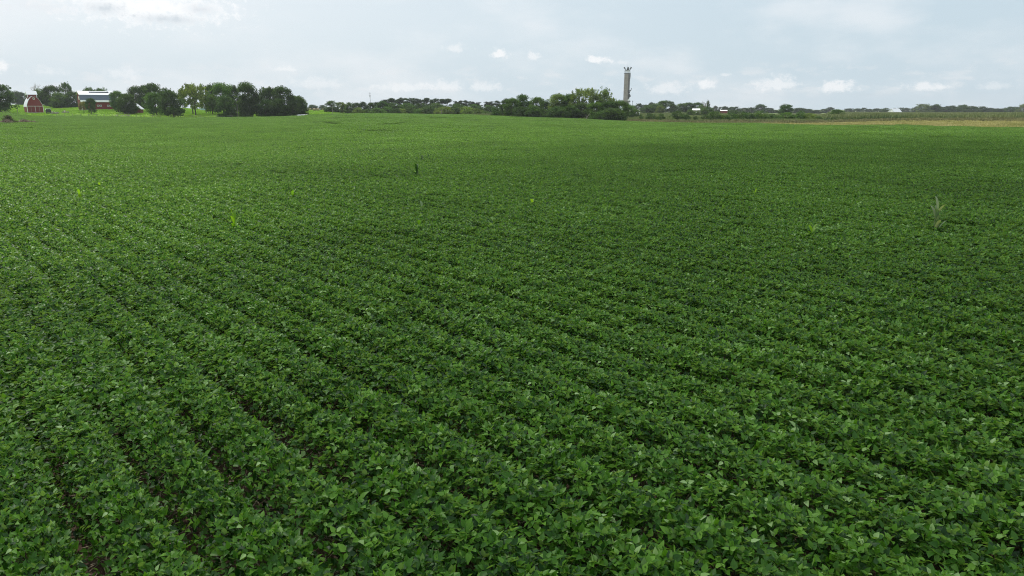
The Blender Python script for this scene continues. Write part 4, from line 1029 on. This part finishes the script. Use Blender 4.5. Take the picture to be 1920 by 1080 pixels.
# separate small cumulus, each at its own bearing and height above the horizon
cb3 = N.new('ShaderNodeCombineXYZ'); nt.links.new(AZ_, cb3.inputs[0]); nt.links.new(mathn(nt, 'MULTIPLY', EL_, 1.25), cb3.inputs[1]); nd = noise(nt, 85, 7, .66, cb3.outputs[0]); nd2 = noise(nt, 11, 4, .55, V2)
def blob(px, py, w_, h_, k, colr=C(.72, .735, .75), soft=.75, flat=1.6):
    global col
    a0 = math.atan((px - 960) / 1323.5); v = (py - 540) / F; e0 = math.atan(-(SP + v * CP) / (CP - v * SP) * math.cos(a0))
    wa = w_ / 2 / 1323.5 * math.cos(a0) ** 2; ha = h_ / 2 / 1323.5 * math.cos(a0)
    dx = mathn(nt, 'MULTIPLY', mathn(nt, 'SUBTRACT', AZ_, a0), 1 / wa); dy = mathn(nt, 'MULTIPLY', mathn(nt, 'SUBTRACT', EL_, e0), 1 / ha)
    # flat underside, domed top
    dyb = mathn(nt, 'MULTIPLY', mathn(nt, 'MINIMUM', dy, 0), flat); dyt = mathn(nt, 'MAXIMUM', dy, 0); dy = mathn(nt, 'ADD', dyb, dyt)
    rr_ = mathn(nt, 'SQRT', mathn(nt, 'ADD', mathn(nt, 'MULTIPLY', dx, dx), mathn(nt, 'MULTIPLY', dy, dy)))
    s = mathn(nt, 'ADD', mathn(nt, 'SUBTRACT', 1.0, rr_), mathn(nt, 'MULTIPLY', mathn(nt, 'SUBTRACT', nd, .5), 2.6))
    q = N.new('ShaderNodeMapRange'); q.interpolation_type = 'SMOOTHSTEP'; nt.links.new(s, q.inputs[0]); q.inputs[1].default_value = 0; q.inputs[2].default_value = soft; q.inputs[4].default_value = k
    col = mixc(nt, q.outputs[0], col, colr)
blob(300, 10, 420, 90, .9, C(.78, .79, .80), .8, 1.0); blob(225, 16, 110, 34, .8, C(.45, .51, .56), 1.3, 1.); blob(335, 36, 170, 26, .8, C(.45, .51, .56), 1.3, 1.); blob(395, 18, 90, 30, .7, C(.46, .51, .56), 1.5, 1.); blob(110, 14, 220, 50, .6, C(.62, .64, .67), 1.5)
blob(856, 92, 62, 24, .6, soft=.9); blob(937, 103, 42, 28, .95); blob(997, 106, 38, 24, .65, soft=.8); blob(1117, 113, 66, 20, .95); blob(1165, 118, 40, 14, .4, soft=.9)
blob(8, 128, 50, 36, .9); blob(540, 130, 60, 16, .6, soft=.8); blob(1320, 160, 42, 28, .9); blob(1450, 160, 110, 40, .75); blob(1565, 165, 90, 34, .9); blob(1730, 164, 110, 26, .8); blob(1250, 168, 120, 34, .6, soft=.8)
blob(760, 165, 150, 24, .6); blob(840, 163, 90, 28, .6); blob(910, 165, 80, 28, .6); blob(600, 158, 140, 36, .45, soft=.9); blob(240, 140, 80, 44, .45, soft=.9); blob(100, 135, 90, 26, .4, soft=.9); blob(1860, 162, 80, 22, .45, soft=.9); blob(1355, 141, 22, 9, .5)
nt.links.new(col, bg.inputs['Color'])

# ------------------------------------------------------------------ air
HAZE = 1
if HAZE:
    b0, b1 = -3200, 3200
    hz = MB().box(b0, b1, -400, 3600, -25, 75).build('haze', None)
    m = bpy.data.materials.new('haze_air'); m.use_nodes = True; nt = m.node_tree; nt.nodes.remove(nt.nodes['Principled BSDF'])
    pv = nt.nodes.new('ShaderNodeVolumePrincipled'); pv.inputs['Color'].default_value = (.86, .90, .94, 1); pv.inputs['Density'].default_value = .00011; pv.inputs['Anisotropy'].default_value = .2
    nt.links.new(pv.outputs[0], nt.nodes['Material Output'].inputs['Volume']); hz.data.materials.append(m); tag(hz, 'thin pale haze over the whole landscape', 'haze', kind='stuff')

sc.view_settings.view_transform = 'Standard'; sc.view_settings.look = 'None'; sc.view_settings.exposure = .4; sc.view_settings.gamma = 1
sc.cycles.max_bounces = 6; sc.cycles.diffuse_bounces = 3; sc.cycles.glossy_bounces = 2; sc.cycles.transmission_bounces = 3; sc.cycles.volume_bounces = 0; sc.cycles.transparent_max_bounces = 8
sc.cycles.use_denoising = True; sc.cycles.denoising_prefilter = 'NONE'; sc.cycles.filter_width = 1.1
